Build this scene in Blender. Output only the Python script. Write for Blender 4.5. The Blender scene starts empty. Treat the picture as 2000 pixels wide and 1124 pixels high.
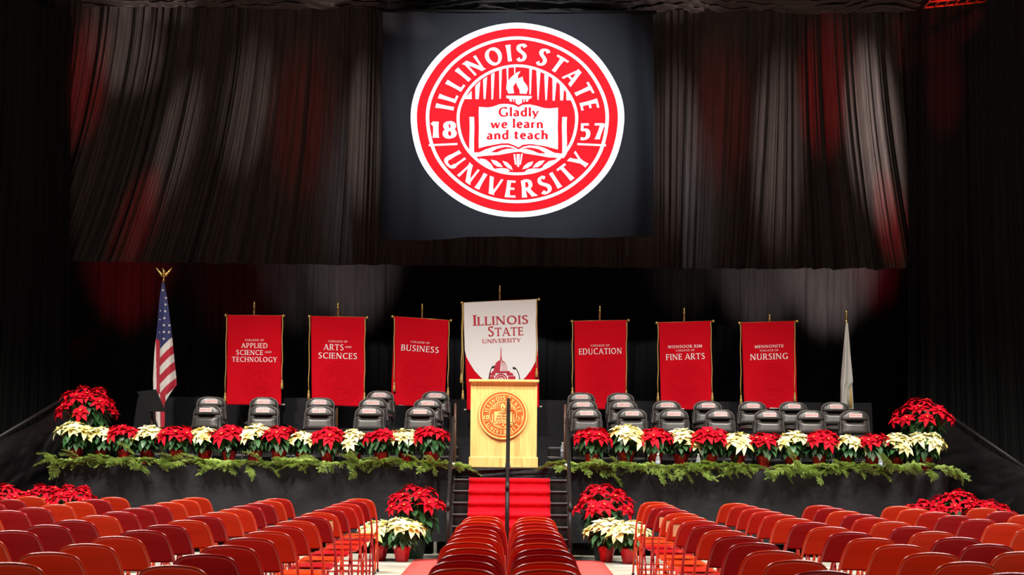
import bpy, bmesh, math, random
from mathutils import Vector, Matrix, noise
from mathutils.geometry import tessellate_polygon
C = bpy.context.scene
COL = C.collection
R = math.radians
PI = math.pi
# ------------------------------------------------------------------ camera
F = 3150.0            # focal length in pixels of a 2000 px wide frame
HZ = 878.0            # horizon row
HC = 1.46             # eye height
ROLL = R(0.5)
cr, sr = math.cos(ROLL), math.sin(ROLL)
cd = bpy.data.cameras.new('camera')
cam = bpy.data.objects.new('camera', cd); COL.objects.link(cam)
cd.sensor_width = 36.0
cd.lens = 36.0 * F / 2000.0
cd.shift_y = (HZ - 562.0) / 2000.0
cd.clip_end = 200
cd.dof.use_dof = True
cd.dof.focus_distance = 22.5
cd.dof.aperture_fstop = 6.0
M4 = Matrix(((cr, -sr, 0, 0), (0, 0, -1, 0), (sr, cr, 0, HC), (0, 0, 0, 1)))
cam.matrix_world = M4
C.camera = cam

def ray(px, py):
    a = (px - 1000.0) / F; b = (HZ - py) / F
    return (a * cr - b * sr, a * sr + b * cr)
def P(px, py, D):
    a, b = ray(px, py)
    return Vector((a * D, D, HC + b * D))
def G(px, py, z):
    a, b = ray(px, py)
    D = (z - HC) / b
    return Vector((a * D, D, z))

# ------------------------------------------------------------------ world, lights, exposure
w = bpy.data.worlds.new('world'); C.world = w; w.use_nodes = True
w.node_tree.nodes['Background'].inputs[0].default_value = (0.8, 0.85, 1.0, 1)
w.node_tree.nodes['Background'].inputs[1].default_value = 0.006
C.view_settings.view_transform = 'Standard'
C.view_settings.look = 'None'
C.view_settings.exposure = 0.0
C.view_settings.gamma = 1.0
C.view_settings.use_curve_mapping = False

def light(kind, name, loc, aim, power, color=(1, 1, 1), size=0.3, angle=40, blend=0.6, sy=None, spread=180):
    l = bpy.data.lights.new(name, kind)
    l.energy = power; l.color = color
    if kind == 'SPOT':
        l.spot_size = R(angle); l.spot_blend = blend; l.shadow_soft_size = size
    elif kind == 'AREA':
        l.shape = 'RECTANGLE'; l.size = size; l.size_y = sy or size; l.spread = R(spread)
    o = bpy.data.objects.new(name, l); COL.objects.link(o)
    o.location = loc
    d = Vector(aim) - Vector(loc)
    o.rotation_euler = d.to_track_quat('-Z', 'Y').to_euler()
    return o
WARM = (1.0, 0.93, 0.85); COOL = (0.86, 0.92, 1.0); REDL = (1.0, 0.02, 0.04); DIM = (1.0, 0.80, 0.74)
# arena lamps high above the seating, in two banks left and right
for sx in (-1, 1):
    light('AREA', 'arena_bank', (sx * 7.0, 15.5, 13.0), (sx * 3.5, 15.5, 0), 1500, WARM, 2.0, sy=6.0, spread=100)
# stage wash from the front of house
for x, e in ((-7, 5300), (-2.4, 4600), (2.4, 4300), (7, 3700)):
    light('SPOT', 'stage_wash', (x * 1.15, 13.0, 11.5), (x * 0.8, 23.6, 1.5), e, WARM, 0.35, 34, 0.7)
# spots on the large round seal
light('SPOT', 'seal_spot', (-3.6, 17.5, 11.8), (0.1, 27.9, 7.1), 6000, COOL, 0.25, 26, 0.8)
light('SPOT', 'seal_spot', (3.8, 17.5, 11.8), (0.1, 27.9, 7.1), 6000, COOL, 0.25, 26, 0.8)
def wash(px, py0, py1, power, color, angle=12, lx=0.0, tall=3.0, drift=0.0, D=29.0, ly=25.2, lz=7.4):
    """a profile spot with a tall oval beam on the curtain, from py0 down to py1"""
    t = P(px, (py0 + py1) / 2, D)
    o = light('SPOT', 'curtain_wash', (t.x + lx, ly, lz), t, power, color, 0.06, angle, 1.0)
    o.rotation_euler.rotate_axis('Z', R(drift))
    o.scale = (1, tall, 1)
wash(152, 20, 300, 430, REDL, 13, lx=2.6, tall=3, drift=-6)
wash(240, -20, 190, 420, DIM, 18, lx=2.6, tall=1.6)
wash(330, 60, 500, 330, DIM, 10, lx=2.8, tall=4, drift=-13)
wash(255, 330, 560, 500, REDL, 10, lx=2.8, tall=2.6, drift=-16)
wash(475, 20, 400, 270, DIM, 14, lx=2.2, tall=3, drift=-8)
wash(600, 60, 420, 170, REDL, 19, lx=-2.2, tall=2.6)
wash(718, 20, 520, 420, DIM, 9, lx=-2.4, tall=5)
wash(1312, 20, 560, 430, DIM, 12, lx=2.4, tall=4)
wash(1405, 40, 420, 170, REDL, 18, lx=2.0, tall=2.6)
wash(1528, 30, 560, 520, DIM, 14, lx=-2.4, tall=4)
wash(1622, 10, 340, 560, REDL, 15, lx=-2.4, tall=2.8)
wash(1722, 30, 500, 1500, DIM, 13, lx=-2.8, tall=4, drift=6)
wash(1757, 330, 560, 900, REDL, 8, lx=-2.8, tall=3, drift=8)
wash(1845, 60, 300, 200, REDL, 18, lx=-1.5, tall=2, D=27.8)
for px in (300, 700, 1320, 1700):  # unseen spots added to brighten the valance and the curtain's top
    wash(px, 4, 4, 420, DIM, 26, lx=3.0, tall=.5, D=28.2, ly=26.0, lz=7.6)
# low lamps behind the stage washing the lower curtain just under the hem
def up(px, power, color, angle=30, D=30.3):
    t = P(px, 492, D)
    light('SPOT', 'floor_wash', (t.x, 27.6, 0.5), t, power, color, 0.12, angle, 1.0)
up(250, 2300, REDL, 24); up(470, 520, REDL); up(690, 3000, DIM, 24); up(590, 1000, DIM, 24); up(1340, 500, DIM, 20); up(1485, 3000, DIM, 24); up(1620, 6500, DIM, 25); up(1712, 2400, REDL, 16)

# ------------------------------------------------------------------ materials
def mat(name, col, rough=0.6, metal=0.0, spec=0.5, sheen=0.0, var=0.0, vscale=8.0, bump=0.0, bscale=40.0, stretch=(1, 1, 1), coat=0.0, trans=0.0, sub=0.0):
    m = bpy.data.materials.new(name); m.use_nodes = True
    nt = m.node_tree; b = nt.nodes['Principled BSDF']
    b.inputs['Base Color'].default_value = (*col, 1)
    b.inputs['Roughness'].default_value = rough
    b.inputs['Metallic'].default_value = metal
    b.inputs['Specular IOR Level'].default_value = spec
    b.inputs['Coat Weight'].default_value = coat
    b.inputs['Transmission Weight'].default_value = trans
    if sheen: b.inputs['Sheen Weight'].default_value = sheen
    if var or bump:
        tc = nt.nodes.new('ShaderNodeTexCoord'); mp = nt.nodes.new('ShaderNodeMapping')
        mp.inputs['Scale'].default_value = stretch
        nt.links.new(tc.outputs['Object'], mp.inputs[0])
    if var:
        n = nt.nodes.new('ShaderNodeTexNoise'); n.inputs['Scale'].default_value = vscale; n.inputs['Detail'].default_value = 5
        nt.links.new(mp.outputs[0], n.inputs[0])
        r = nt.nodes.new('ShaderNodeValToRGB')
        r.color_ramp.elements[0].position = 0.3; r.color_ramp.elements[1].position = 0.7
        r.color_ramp.elements[0].color = (*[max(0, c * (1 - var)) for c in col], 1)
        r.color_ramp.elements[1].color = (*[min(1, c * (1 + var)) for c in col], 1)
        nt.links.new(n.outputs[0], r.inputs[0]); nt.links.new(r.outputs[0], b.inputs['Base Color'])
    if bump:
        n2 = nt.nodes.new('ShaderNodeTexNoise'); n2.inputs['Scale'].default_value = bscale; n2.inputs['Detail'].default_value = 4
        nt.links.new(mp.outputs[0], n2.inputs[0])
        bp = nt.nodes.new('ShaderNodeBump'); bp.inputs['Strength'].default_value = bump; bp.inputs['Distance'].default_value = 0.02
        nt.links.new(n2.outputs[0], bp.inputs['Height']); nt.links.new(bp.outputs[0], b.inputs['Normal'])
    return m
MT = {}
def mk(key, *a, **k): MT[key] = mat(key, *a, **k); return MT[key]
mk('concrete', (0.47, 0.46, 0.38), 0.38, var=0.18, vscale=1.6, bump=0.05, bscale=6)
mk('wall_dark', (0.012, 0.012, 0.014), 0.9)
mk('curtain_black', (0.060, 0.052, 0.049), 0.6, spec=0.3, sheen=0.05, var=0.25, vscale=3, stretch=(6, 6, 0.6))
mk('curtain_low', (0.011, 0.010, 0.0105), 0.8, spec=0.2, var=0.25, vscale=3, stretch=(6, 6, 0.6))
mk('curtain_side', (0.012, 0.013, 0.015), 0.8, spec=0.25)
mk('valance', (0.075, 0.062, 0.060), 0.6, spec=0.3)
mk('seal_cloth', (0.0075, 0.0085, 0.0125), 0.75, spec=0.25, bump=0.12, bscale=5)
mk('seal_white', (0.86, 0.87, 0.90), 0.85, spec=0.1)
mk('seal_red', (0.70, 0.010, 0.016), 0.85, spec=0.05)
mk('skirt', (0.019, 0.019, 0.0215), 0.85, spec=0.15, bump=0.3, bscale=9, stretch=(1, 1, 3))
mk('tarp', (0.010, 0.010, 0.011), 0.30, spec=0.5, bump=0.7, bscale=3.5, stretch=(1, 1, 1.6))
mk('deck', (0.06, 0.058, 0.058), 0.6, var=0.2, vscale=4)
mk('black_metal', (0.009, 0.008, 0.008), 0.45, spec=0.25)
mk('brown_rail', (0.06, 0.022, 0.014), 0.4)
mk('nosing', (0.12, 0.12, 0.125), 0.6)
mk('steel', (0.62, 0.62, 0.62), 0.35, metal=0.8)
mk('leg_white', (0.75, 0.75, 0.74), 0.5)
mk('carpet_red', (0.60, 0.006, 0.016), 0.95, spec=0.05, sheen=0.06, var=0.14, vscale=25, bump=0.4, bscale=90)
mk('carpet_floor', (0.70, 0.085, 0.075), 0.9, spec=0.2, var=0.08, vscale=3)  # paler and pinker, overhead light and gloss put into the colour
mk('banner_red', (0.60, 0.0025, 0.012), 0.75, spec=0.06)
mk('banner_red_dark', (0.545, 0.0022, 0.011), 0.75, spec=0.05)
mk('banner_white', (0.83, 0.80, 0.80), 0.6, spec=0.3)
mk('letter_white', (0.88, 0.80, 0.76), 0.6)
mk('letter_red', (0.50, 0.008, 0.03), 0.6)
mk('gold', (0.78, 0.52, 0.16), 0.3, metal=0.9)
mk('gold_cord', (0.55, 0.36, 0.10), 0.6)
mk('pole_wood', (0.22, 0.10, 0.04), 0.4)
mk('flag_red', (0.50, 0.012, 0.035), 0.65, sheen=0.2)
mk('flag_white', (0.78, 0.74, 0.70), 0.65, sheen=0.2)
mk('flag_blue', (0.022, 0.028, 0.14), 0.65, sheen=0.2)
mk('flag_cream', (0.62, 0.60, 0.56), 0.7, sheen=0.2)
mk('leather', (0.036, 0.031, 0.028), 0.36, spec=0.75, bump=0.04, bscale=60)
mk('logo_patch', (0.62, 0.52, 0.50), 0.6)
mk('logo_red', (0.55, 0.03, 0.04), 0.6)
mk('chair_orange', (0.56, 0.040, 0.006), 0.22, spec=0.5, var=0.06, vscale=5)
mk('chair_red', (0.46, 0.018, 0.009), 0.22, spec=0.5, var=0.06, vscale=5)
mk('chair_crimson', (0.33, 0.005, 0.010), 0.22, spec=0.5, var=0.06, vscale=5)
mk('sheet_orange', (0.52, 0.026, 0.003), 0.4, spec=0.06, var=0.06, vscale=5)
mk('sheet_red', (0.42, 0.010, 0.004), 0.4, spec=0.06, var=0.06, vscale=5)
mk('sheet_crimson', (0.28, 0.002, 0.005), 0.4, spec=0.06, var=0.06, vscale=5)
mk('rubber', (0.015, 0.014, 0.013), 0.7)
mk('desk_black', (0.004, 0.004, 0.004), 0.6, spec=0.08)
mk('card', (0.82, 0.74, 0.46), 0.8)
mk('bract_red', (0.58, 0.003, 0.016), 0.6, spec=0.12, var=0.25, vscale=9)
mk('bract_cream', (0.90, 0.84, 0.46), 0.55, spec=0.3, var=0.10, vscale=7)
mk('leaf', (0.030, 0.105, 0.030), 0.42, spec=0.5, var=0.35, vscale=7)
mk('cyathia', (0.70, 0.55, 0.08), 0.6)
mk('foil_red', (0.50, 0.008, 0.016), 0.26, metal=0.35, bump=0.4, bscale=30)
mk('pot_green', (0.008, 0.035, 0.022), 0.4)
mk('stem', (0.08, 0.12, 0.03), 0.6)
mk('needle', (0.27, 0.37, 0.10), 0.6, var=0.45, vscale=5)
mk('bark', (0.10, 0.06, 0.03), 0.8)
mk('plaque', (0.55, 0.115, 0.022), 0.5, spec=0.1, var=0.12, vscale=6, stretch=(1, 1, 6))
mk('plaque_light', (0.85, 0.56, 0.20), 0.6, spec=0.1)
mk('bottle', (0.75, 0.80, 0.82), 0.1, trans=0.7)
mk('bottle_label', (0.28, 0.33, 0.42), 0.5)
mk('paper', (0.85, 0.83, 0.80), 0.8)
mk('truss_redlit', (0.75, 0.06, 0.03), 0.4)  # metal tubes coloured red, the red light on them put into the base colour
def maple():
    m = mk('maple', (0.80, 0.52, 0.20), 0.42, spec=0.4)
    nt = m.node_tree; b = nt.nodes['Principled BSDF']
    tc = nt.nodes.new('ShaderNodeTexCoord'); mp = nt.nodes.new('ShaderNodeMapping'); mp.inputs['Scale'].default_value = (9, 9, 0.55)
    n = nt.nodes.new('ShaderNodeTexNoise'); n.inputs['Scale'].default_value = 4.0; n.inputs['Detail'].default_value = 7; n.inputs['Distortion'].default_value = 0.8
    r = nt.nodes.new('ShaderNodeValToRGB')
    r.color_ramp.elements[0].position = 0.35; r.color_ramp.elements[1].position = 0.68
    r.color_ramp.elements[0].color = (0.76, 0.47, 0.14, 1); r.color_ramp.elements[1].color = (0.88, 0.62, 0.23, 1)
    nt.links.new(tc.outputs['Object'], mp.inputs[0]); nt.links.new(mp.outputs[0], n.inputs[0])
    nt.links.new(n.outputs[0], r.inputs[0]); nt.links.new(r.outputs[0], b.inputs['Base Color'])
maple()
def two_tone(key, a, b_):
    for n in MT[key].node_tree.nodes:
        if n.type == 'VALTORGB':
            n.color_ramp.elements[0].color = (*a, 1); n.color_ramp.elements[1].color = (*b_, 1)
            n.color_ramp.elements[0].position = 0.34; n.color_ramp.elements[1].position = 0.55
two_tone('bract_cream', (0.84, 0.70, 0.16), (0.94, 0.91, 0.54))
two_tone('needle', (0.13, 0.235, 0.04), (0.37, 0.50, 0.11))

# ------------------------------------------------------------------ mesh helpers
class MB:
    def __init__(s): s.v = []; s.f = []; s.m = []
    def add(s, vs, fs, mi=0):
        o = len(s.v); s.v += [tuple(a) for a in vs]
        s.f += [tuple(i + o for i in f) for f in fs]; s.m += [mi] * len(fs)
    def box(s, c, size, mi=0, rz=0.0, bev=0.0):
        hx, hy, hz = size[0] / 2, size[1] / 2, size[2] / 2
        b = min(bev, hx * .9, hy * .9, hz * .9)
        if b <= 0:
            pts = [(x, y, z) for z in (-hz, hz) for y in (-hy, hy) for x in (-hx, hx)]
            fs = [(0, 2, 3, 1), (4, 5, 7, 6), (0, 1, 5, 4), (2, 6, 7, 3), (0, 4, 6, 2), (1, 3, 7, 5)]
        else:
            bm = bmesh.new(); bmesh.ops.create_cube(bm, size=1)
            for v in bm.verts: v.co = Vector((v.co.x * hx * 2, v.co.y * hy * 2, v.co.z * hz * 2))
            bmesh.ops.bevel(bm, geom=list(bm.edges), offset=b, segments=2, affect='EDGES', profile=0.5)
            bm.verts.index_update()
            pts = [tuple(v.co) for v in bm.verts]; fs = [tuple(v.index for v in f.verts) for f in bm.faces]; bm.free()
        cz, sz = math.cos(rz), math.sin(rz)
        s.add([(c[0] + p[0] * cz - p[1] * sz, c[1] + p[0] * sz + p[1] * cz, c[2] + p[2]) for p in pts], fs, mi)
    def tube(s, pts, r, n=8, mi=0, cap=True):
        pts = [Vector(p) for p in pts]; k = len(pts)
        rs = r if isinstance(r, (list, tuple)) else [r] * k
        up_ = None; rings = []
        for i, p in enumerate(pts):
            t = (pts[min(i + 1, k - 1)] - pts[max(i - 1, 0)])
            if t.length < 1e-9: t = Vector((0, 0, 1))
            t.normalize()
            if up_ is None:
                up_ = Vector((0, 0, 1)) if abs(t.z) < .9 else Vector((1, 0, 0))
            a = up_ - t * up_.dot(t)
            if a.length < 1e-6: a = t.orthogonal()
            a.normalize(); b = t.cross(a); up_ = a
            rings.append([p + (a * math.cos(2 * PI * j / n) + b * math.sin(2 * PI * j / n)) * rs[i] for j in range(n)])
        vs = [v for q in rings for v in q]; fs = []
        for i in range(k - 1):
            for j in range(n):
                j2 = (j + 1) % n
                fs.append((i * n + j, i * n + j2, (i + 1) * n + j2, (i + 1) * n + j))
        if cap:
            fs.append(tuple(range(n - 1, -1, -1))); fs.append(tuple((k - 1) * n + j for j in range(n)))
        s.add(vs, fs, mi)
    def lathe(s, prof, c=(0, 0, 0), n=16, mi=0, wob=None):
        vs = []; fs = []; k = len(prof)
        for i, (r, z) in enumerate(prof):
            for j in range(n):
                a = 2 * PI * j / n
                q = 1.0 if not wob else wob(a, i)
                vs.append((c[0] + r * q * math.cos(a), c[1] + r * q * math.sin(a), c[2] + z))
        for i in range(k - 1):
            for j in range(n):
                j2 = (j + 1) % n
                fs.append((i * n + j, i * n + j2, (i + 1) * n + j2, (i + 1) * n + j))
        fs.append(tuple(range(n - 1, -1, -1))); fs.append(tuple((k - 1) * n + j for j in range(n)))
        s.add(vs, fs, mi)
    def grid(s, fn, nu, nv, mi=0, mf=None):
        vs = [fn(i / nu, j / nv) for j in range(nv + 1) for i in range(nu + 1)]
        o = len(s.v); s.v += [tuple(a) for a in vs]; w_ = nu + 1
        for j in range(nv):
            for i in range(nu):
                s.f.append((o + j * w_ + i, o + j * w_ + i + 1, o + (j + 1) * w_ + i + 1, o + (j + 1) * w_ + i))
                s.m.append(mf((i + .5) / nu, (j + .5) / nv) if mf else mi)
    def mesh(s, name, mats, smooth=True):
        me = bpy.data.meshes.new(name); me.from_pydata(s.v, [], s.f)
        if not isinstance(mats, (list, tuple)): mats = [mats]
        for m_ in mats: me.materials.append(MT[m_])
        if len(mats) > 1: me.polygons.foreach_set('material_index', s.m)
        if smooth: me.polygons.foreach_set('use_smooth', [True] * len(me.polygons))
        me.update()
        return me
    def build(s, name, mats, parent=None, smooth=True, solid=0.0, loc=None, sharp=None):
        me = s.mesh(name, mats, smooth)
        if sharp: me.set_sharp_from_angle(angle=R(sharp))
        o = bpy.data.objects.new(name, me); COL.objects.link(o)
        if parent: o.parent = parent
        if loc: o.location = loc
        if solid:
            sm = o.modifiers.new('thickness', 'SOLIDIFY'); sm.thickness = solid; sm.offset = 0
        return o
def put(name, me, parent):
    o = bpy.data.objects.new(name, me); COL.objects.link(o); o.parent = parent; return o
def tag(o, label=None, cat=None, group=None, kind=None):
    if label: o['label'] = label
    if cat: o['category'] = cat
    if group: o['group'] = group
    if kind: o['kind'] = kind
    return o
def empty(name, loc, rz=0.0, label=None, cat=None, group=None):
    o = bpy.data.objects.new(name, None); COL.objects.link(o)
    o.location = loc; o.rotation_euler = (0, 0, rz); o.empty_display_size = 0.1
    return tag(o, label, cat, group)
def dup(o, parent=None):
    c = o.copy(); COL.objects.link(c)
    if parent: c.parent = parent
    for ch in o.children: dup(ch, c)
    return c
def spline(pts, seg=6, closed=False):
    pts = [tuple(p) for p in pts]; n = len(pts); out = []
    rng = n if closed else n - 1
    for i in range(rng):
        if closed: p0, p1, p2, p3 = pts[(i - 1) % n], pts[i], pts[(i + 1) % n], pts[(i + 2) % n]
        else:
            p1, p2 = pts[i], pts[i + 1]
            p0 = pts[i - 1] if i else tuple(2 * a - b for a, b in zip(p1, p2))
            p3 = pts[i + 2] if i + 2 < n else tuple(2 * b - a for a, b in zip(p1, p2))
        for k in range(seg):
            t = k / seg
            out.append(tuple(0.5 * (2 * b + (c - a) * t + (2 * a - 5 * b + 4 * c - d) * t * t + (3 * b - a - 3 * c + d) * t ** 3) for a, b, c, d in zip(p0, p1, p2, p3)))
    if not closed: out.append(pts[-1])
    return out
def lerp(a, b, t): return a + (b - a) * t
def pw(x, tab):
    if x <= tab[0][0]: return tab[0][1]
    for (a, b), (c, d) in zip(tab, tab[1:]):
        if x <= c: return lerp(b, d, (x - a) / (c - a))
    return tab[-1][1]
def sstep(a, b, x):
    t = max(0, min(1, (x - a) / (b - a))); return t * t * (3 - 2 * t)

# ------------------------------------------------------------------ lettering: strokes with a broad-nib contrast
def ell(cx, cy, rx, ry, n=12): return [(cx + rx * math.cos(2 * PI * i / n), cy + ry * math.sin(2 * PI * i / n)) for i in range(n)]
STEM = ('L', .08, 0, .08, 1, 'T')
GL = {
 'A': (.74, [('L', .03, 0, .37, 1, 't'), ('L', .37, 1, .71, 0, 'T'), ('H', .16, .58, .33, '')]),
 'B': (.56, [STEM, ('C', [(.08, .97), (.3, .97), (.44, .87), (.44, .68), (.3, .55), (.08, .54)]), ('C', [(.08, .54), (.34, .53), (.49, .42), (.49, .16), (.34, .03), (.08, .03)])]),
 'C': (.70, [('C', [(.68, .84), (.55, .95), (.42, .97), (.2, .88), (.08, .65), (.07, .5), (.08, .35), (.2, .12), (.42, .03), (.56, .05), (.69, .17)])]),
 'D': (.75, [STEM, ('C', [(.08, .97), (.32, .97), (.55, .87), (.66, .65), (.67, .5), (.66, .35), (.55, .13), (.32, .03), (.08, .03)])]),
 'E': (.50, [STEM, ('H', .08, .46, 1, 'r'), ('H', .08, .41, .52, 'r'), ('H', .08, .48, 0, 'r')]),
 'F': (.47, [STEM, ('H', .08, .46, 1, 'r'), ('H', .08, .41, .52, 'r')]),
 'G': (.76, [('C', [(.68, .85), (.55, .95), (.42, .97), (.2, .88), (.08, .65), (.07, .5), (.08, .35), (.2, .12), (.42, .03), (.56, .05), (.66, .12)]), ('L', .67, .06, .67, .44, 'T')]),
 'H': (.74, [STEM, ('L', .66, 0, .66, 1, 'T'), ('H', .08, .66, .52, '')]),
 'I': (.16, [STEM]),
 'K': (.64, [STEM, ('L', .14, .46, .55, 1, 't'), ('L', .24, .56, .6, 0, 'T')]),
 'L': (.48, [STEM, ('H', .08, .47, 0, 'r')]),
 'M': (.88, [('L', .09, 0, .14, 1, 't'), ('L', .14, 1, .43, 0, 'T'), ('L', .43, 0, .72, 1, 't'), ('L', .72, 1, .78, 0, 'T')]),
 'N': (.78, [('L', .08, 0, .08, 1, 't'), ('L', .08, 1, .69, 0, 'T'), ('L', .69, 0, .69, 1, 't')]),
 'O': (.84, [('O', ell(.42, .5, .35, .47))]),
 'P': (.54, [STEM, ('C', [(.08, .97), (.3, .97), (.46, .87), (.46, .62), (.3, .49), (.08, .47)])]),
 'R': (.62, [STEM, ('C', [(.08, .97), (.3, .97), (.46, .87), (.46, .64), (.3, .51), (.08, .49)]), ('L', .27, .52, .58, 0, 'T')]),
 'S': (.50, [('C', [(.43, .86), (.34, .95), (.24, .97), (.11, .9), (.07, .76), (.13, .63), (.27, .52), (.4, .4), (.44, .25), (.38, .1), (.24, .03), (.13, .05), (.04, .15)])]),
 'T': (.66, [('L', .33, 0, .33, 1, 'T'), ('H', .0, .66, 1, 'lr')]),
 'U': (.72, [('L', .09, .3, .09, 1, 'T'), ('C', [(.09, .32), (.11, .15), (.21, .05), (.35, .03), (.49, .05), (.6, .15), (.62, .32)]), ('L', .62, .3, .62, 1, 't')]),
 'V': (.70, [('L', .02, 1, .35, 0, 'T'), ('L', .35, 0, .68, 1, 't')]),
 'W': (1.0, [('L', .02, 1, .28, 0, 'T'), ('L', .28, 0, .5, 1, 't'), ('L', .5, 1, .74, 0, 'T'), ('L', .74, 0, .98, 1, 't')]),
 'Y': (.66, [('L', .02, 1, .33, .42, 'T'), ('L', .64, 1, .33, .42, 't'), ('L', .33, 0, .33, .5, 'T')]),
 '1': (.26, [('L', .18, 0, .18, 1, 'T'), ('C', [(.0, .82), (.08, .87), (.17, .96)])]),
 '8': (.52, [('O', ell(.26, .74, .16, .22)), ('O', ell(.26, .27, .19, .24))]),
 '5': (.50, [('H', .1, .45, 1, ''), ('L', .11, .55, .13, 1, 't'), ('C', [(.1, .56), (.24, .6), (.38, .54), (.43, .36), (.38, .14), (.2, .03), (.03, .06)])]),
 '7': (.50, [('H', .02, .47, 1, ''), ('L', .15, 0, .44, .95, 'T')]),
 'a': (.44, [('C', [(.06, .54), (.18, .6), (.3, .56), (.35, .45)]), ('L', .35, 0, .35, .46, 'T'), ('C', [(.35, .36), (.18, .33), (.07, .24), (.07, .1), (.17, .03), (.35, .14)])]),
 'c': (.40, [('C', [(.36, .53), (.26, .6), (.14, .55), (.07, .42), (.07, .2), (.14, .07), (.26, .02), (.37, .09)])]),
 'd': (.50, [('L', .41, 0, .41, 1.0, 'T'), ('C', [(.41, .5), (.3, .59), (.16, .56), (.07, .42), (.07, .2), (.16, .05), (.3, .03), (.41, .14)])]),
 'e': (.45, [('C', [(.08, .32), (.38, .34), (.36, .5), (.25, .6), (.13, .54), (.07, .4), (.07, .2), (.15, .06), (.28, .02), (.4, .09)])]),
 'h': (.50, [('L', .08, 0, .08, 1.0, 'T'), ('C', [(.08, .42), (.18, .57), (.3, .59), (.4, .48), (.41, .3)]), ('L', .41, 0, .41, .36, 'T')]),
 'l': (.16, [('L', .08, 0, .08, 1.0, 'T')]),
 'n': (.50, [('L', .08, 0, .08, .6, 'T'), ('C', [(.08, .42), (.18, .57), (.3, .59), (.4, .48), (.41, .3)]), ('L', .41, 0, .41, .36, 'T')]),
 'r': (.32, [('L', .08, 0, .08, .6, 'T'), ('C', [(.08, .42), (.15, .55), (.3, .58)])]),
 't': (.34, [('L', .14, .08, .14, .82, 'T'), ('H', .0, .32, .58, ''), ('C', [(.14, .14), (.18, .05), (.32, .05)])]),
 'w': (.74, [('L', .03, .6, .2, 0, 'T'), ('L', .2, 0, .37, .6, 't'), ('L', .37, .6, .54, 0, 'T'), ('L', .54, 0, .71, .6, 't')]),
 'y': (.48, [('L', .03, .6, .24, 0, 'T'), ('L', .08, -.28, .45, .6, 't')]),
}
def glyph(ch, T, t, serif):
    """quads of one letter in letter space"""
    wd, strokes = GL[ch]; q = []
    ends = {}
    for s in strokes:
        if s[0] == 'L':
            for e in ((s[1], s[2]), (s[3], s[4])): ends[e] = ends.get(e, 0) + 1
    for s in strokes:
        if s[0] == 'L':
            x0, y0, x1, y1, k = s[1:]; wv = T if k == 'T' else t
            hw = wv / 2 * math.hypot(x1 - x0, y1 - y0) / abs(y1 - y0)
            n = 4
            for i in range(n):
                a, b = i / n, (i + 1) / n
                xa, ya, xb, yb = lerp(x0, x1, a), lerp(y0, y1, a), lerp(x0, x1, b), lerp(y0, y1, b)
                fa = 1 if serif else 1 + .22 * abs(2 * a - 1) ** 2 - .06
                fb = 1 if serif else 1 + .22 * abs(2 * b - 1) ** 2 - .06
                q.append([(xa - hw * fa, ya), (xa + hw * fa, ya), (xb + hw * fb, yb), (xb - hw * fb, yb)])
            if serif:
                for e in ((x0, y0), (x1, y1)):
                    if ends[e] == 1 and e[1] in (0, 1):
                        h = .05; yy = (0, h) if e[1] == 0 else (1 - h, 1)
                        L = hw + .075
                        q.append([(e[0] - L, yy[0]), (e[0] + L, yy[0]), (e[0] + L, yy[1]), (e[0] - L, yy[1])])
        elif s[0] == 'H':
            x0, x1, y, fl = s[1:]
            y = min(max(y, t / 2), 1 - t / 2)
            q.append([(x0, y - t / 2), (x1, y - t / 2), (x1, y + t / 2), (x0, y + t / 2)])
            if serif:
                for xe, c in ((x0, 'l'), (x1, 'r')):
                    if c in fl:
                        d = .13 if y < .3 else (-.13 if y > .7 else .0)
                        ya, yb = (y - t / 2, y + t / 2 + d) if d > 0 else (y - t / 2 + d, y + t / 2) if d < 0 else (y - .09, y + .09)
                        q.append([(xe - t * .45, ya), (xe + t * .45, ya), (xe + t * .45, yb), (xe - t * .45, yb)])
        else:
            cl = s[0] == 'O'
            pts = spline(s[1], 4 if len(s[1]) > 8 else 5, cl); n = len(pts)
            L = []; Rr = []
            for i in range(n):
                a = pts[(i - 1) % n] if cl else pts[max(i - 1, 0)]
                b = pts[(i + 1) % n] if cl else pts[min(i + 1, n - 1)]
                dx, dy = b[0] - a[0], b[1] - a[1]; m = math.hypot(dx, dy) or 1
                dx /= m; dy /= m
                an = math.atan2(dy, dx)
                wv = t + (T - t) * abs(math.sin(an - R(14)))
                L.append((pts[i][0] - dy * wv / 2, pts[i][1] + dx * wv / 2)); Rr.append((pts[i][0] + dy * wv / 2, pts[i][1] - dx * wv / 2))
            for i in range(n if cl else n - 1):
                j = (i + 1) % n
                q.append([L[i], Rr[i], Rr[j], L[j]])
    return wd, q
def text_quads(txt, T, t, serif, gap=.12, caps=None):
    """quads of a line of text, baseline at y = 0, cap height 1; returns width too. caps: scale of first letters"""
    x = 0; out = []; first = True
    for ch in txt:
        if ch == ' ': x += .34; first = True; continue
        sc = caps if (caps and first) else 1.0
        wd, q = glyph(ch, T, t, serif)
        out += [[(x + a * sc, b * sc) for a, b in p] for p in q]
        x += wd * sc + gap; first = False
    return x - gap, out
def fan(mb, quads, fn, mi=0):
    for q in quads:
        a = sum(q[i][0] * q[(i + 1) % len(q)][1] - q[(i + 1) % len(q)][0] * q[i][1] for i in range(len(q)))
        if a < 0: q = q[::-1]
        mb.add([fn(*p) for p in q], [tuple(range(len(q)))], mi)
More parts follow.
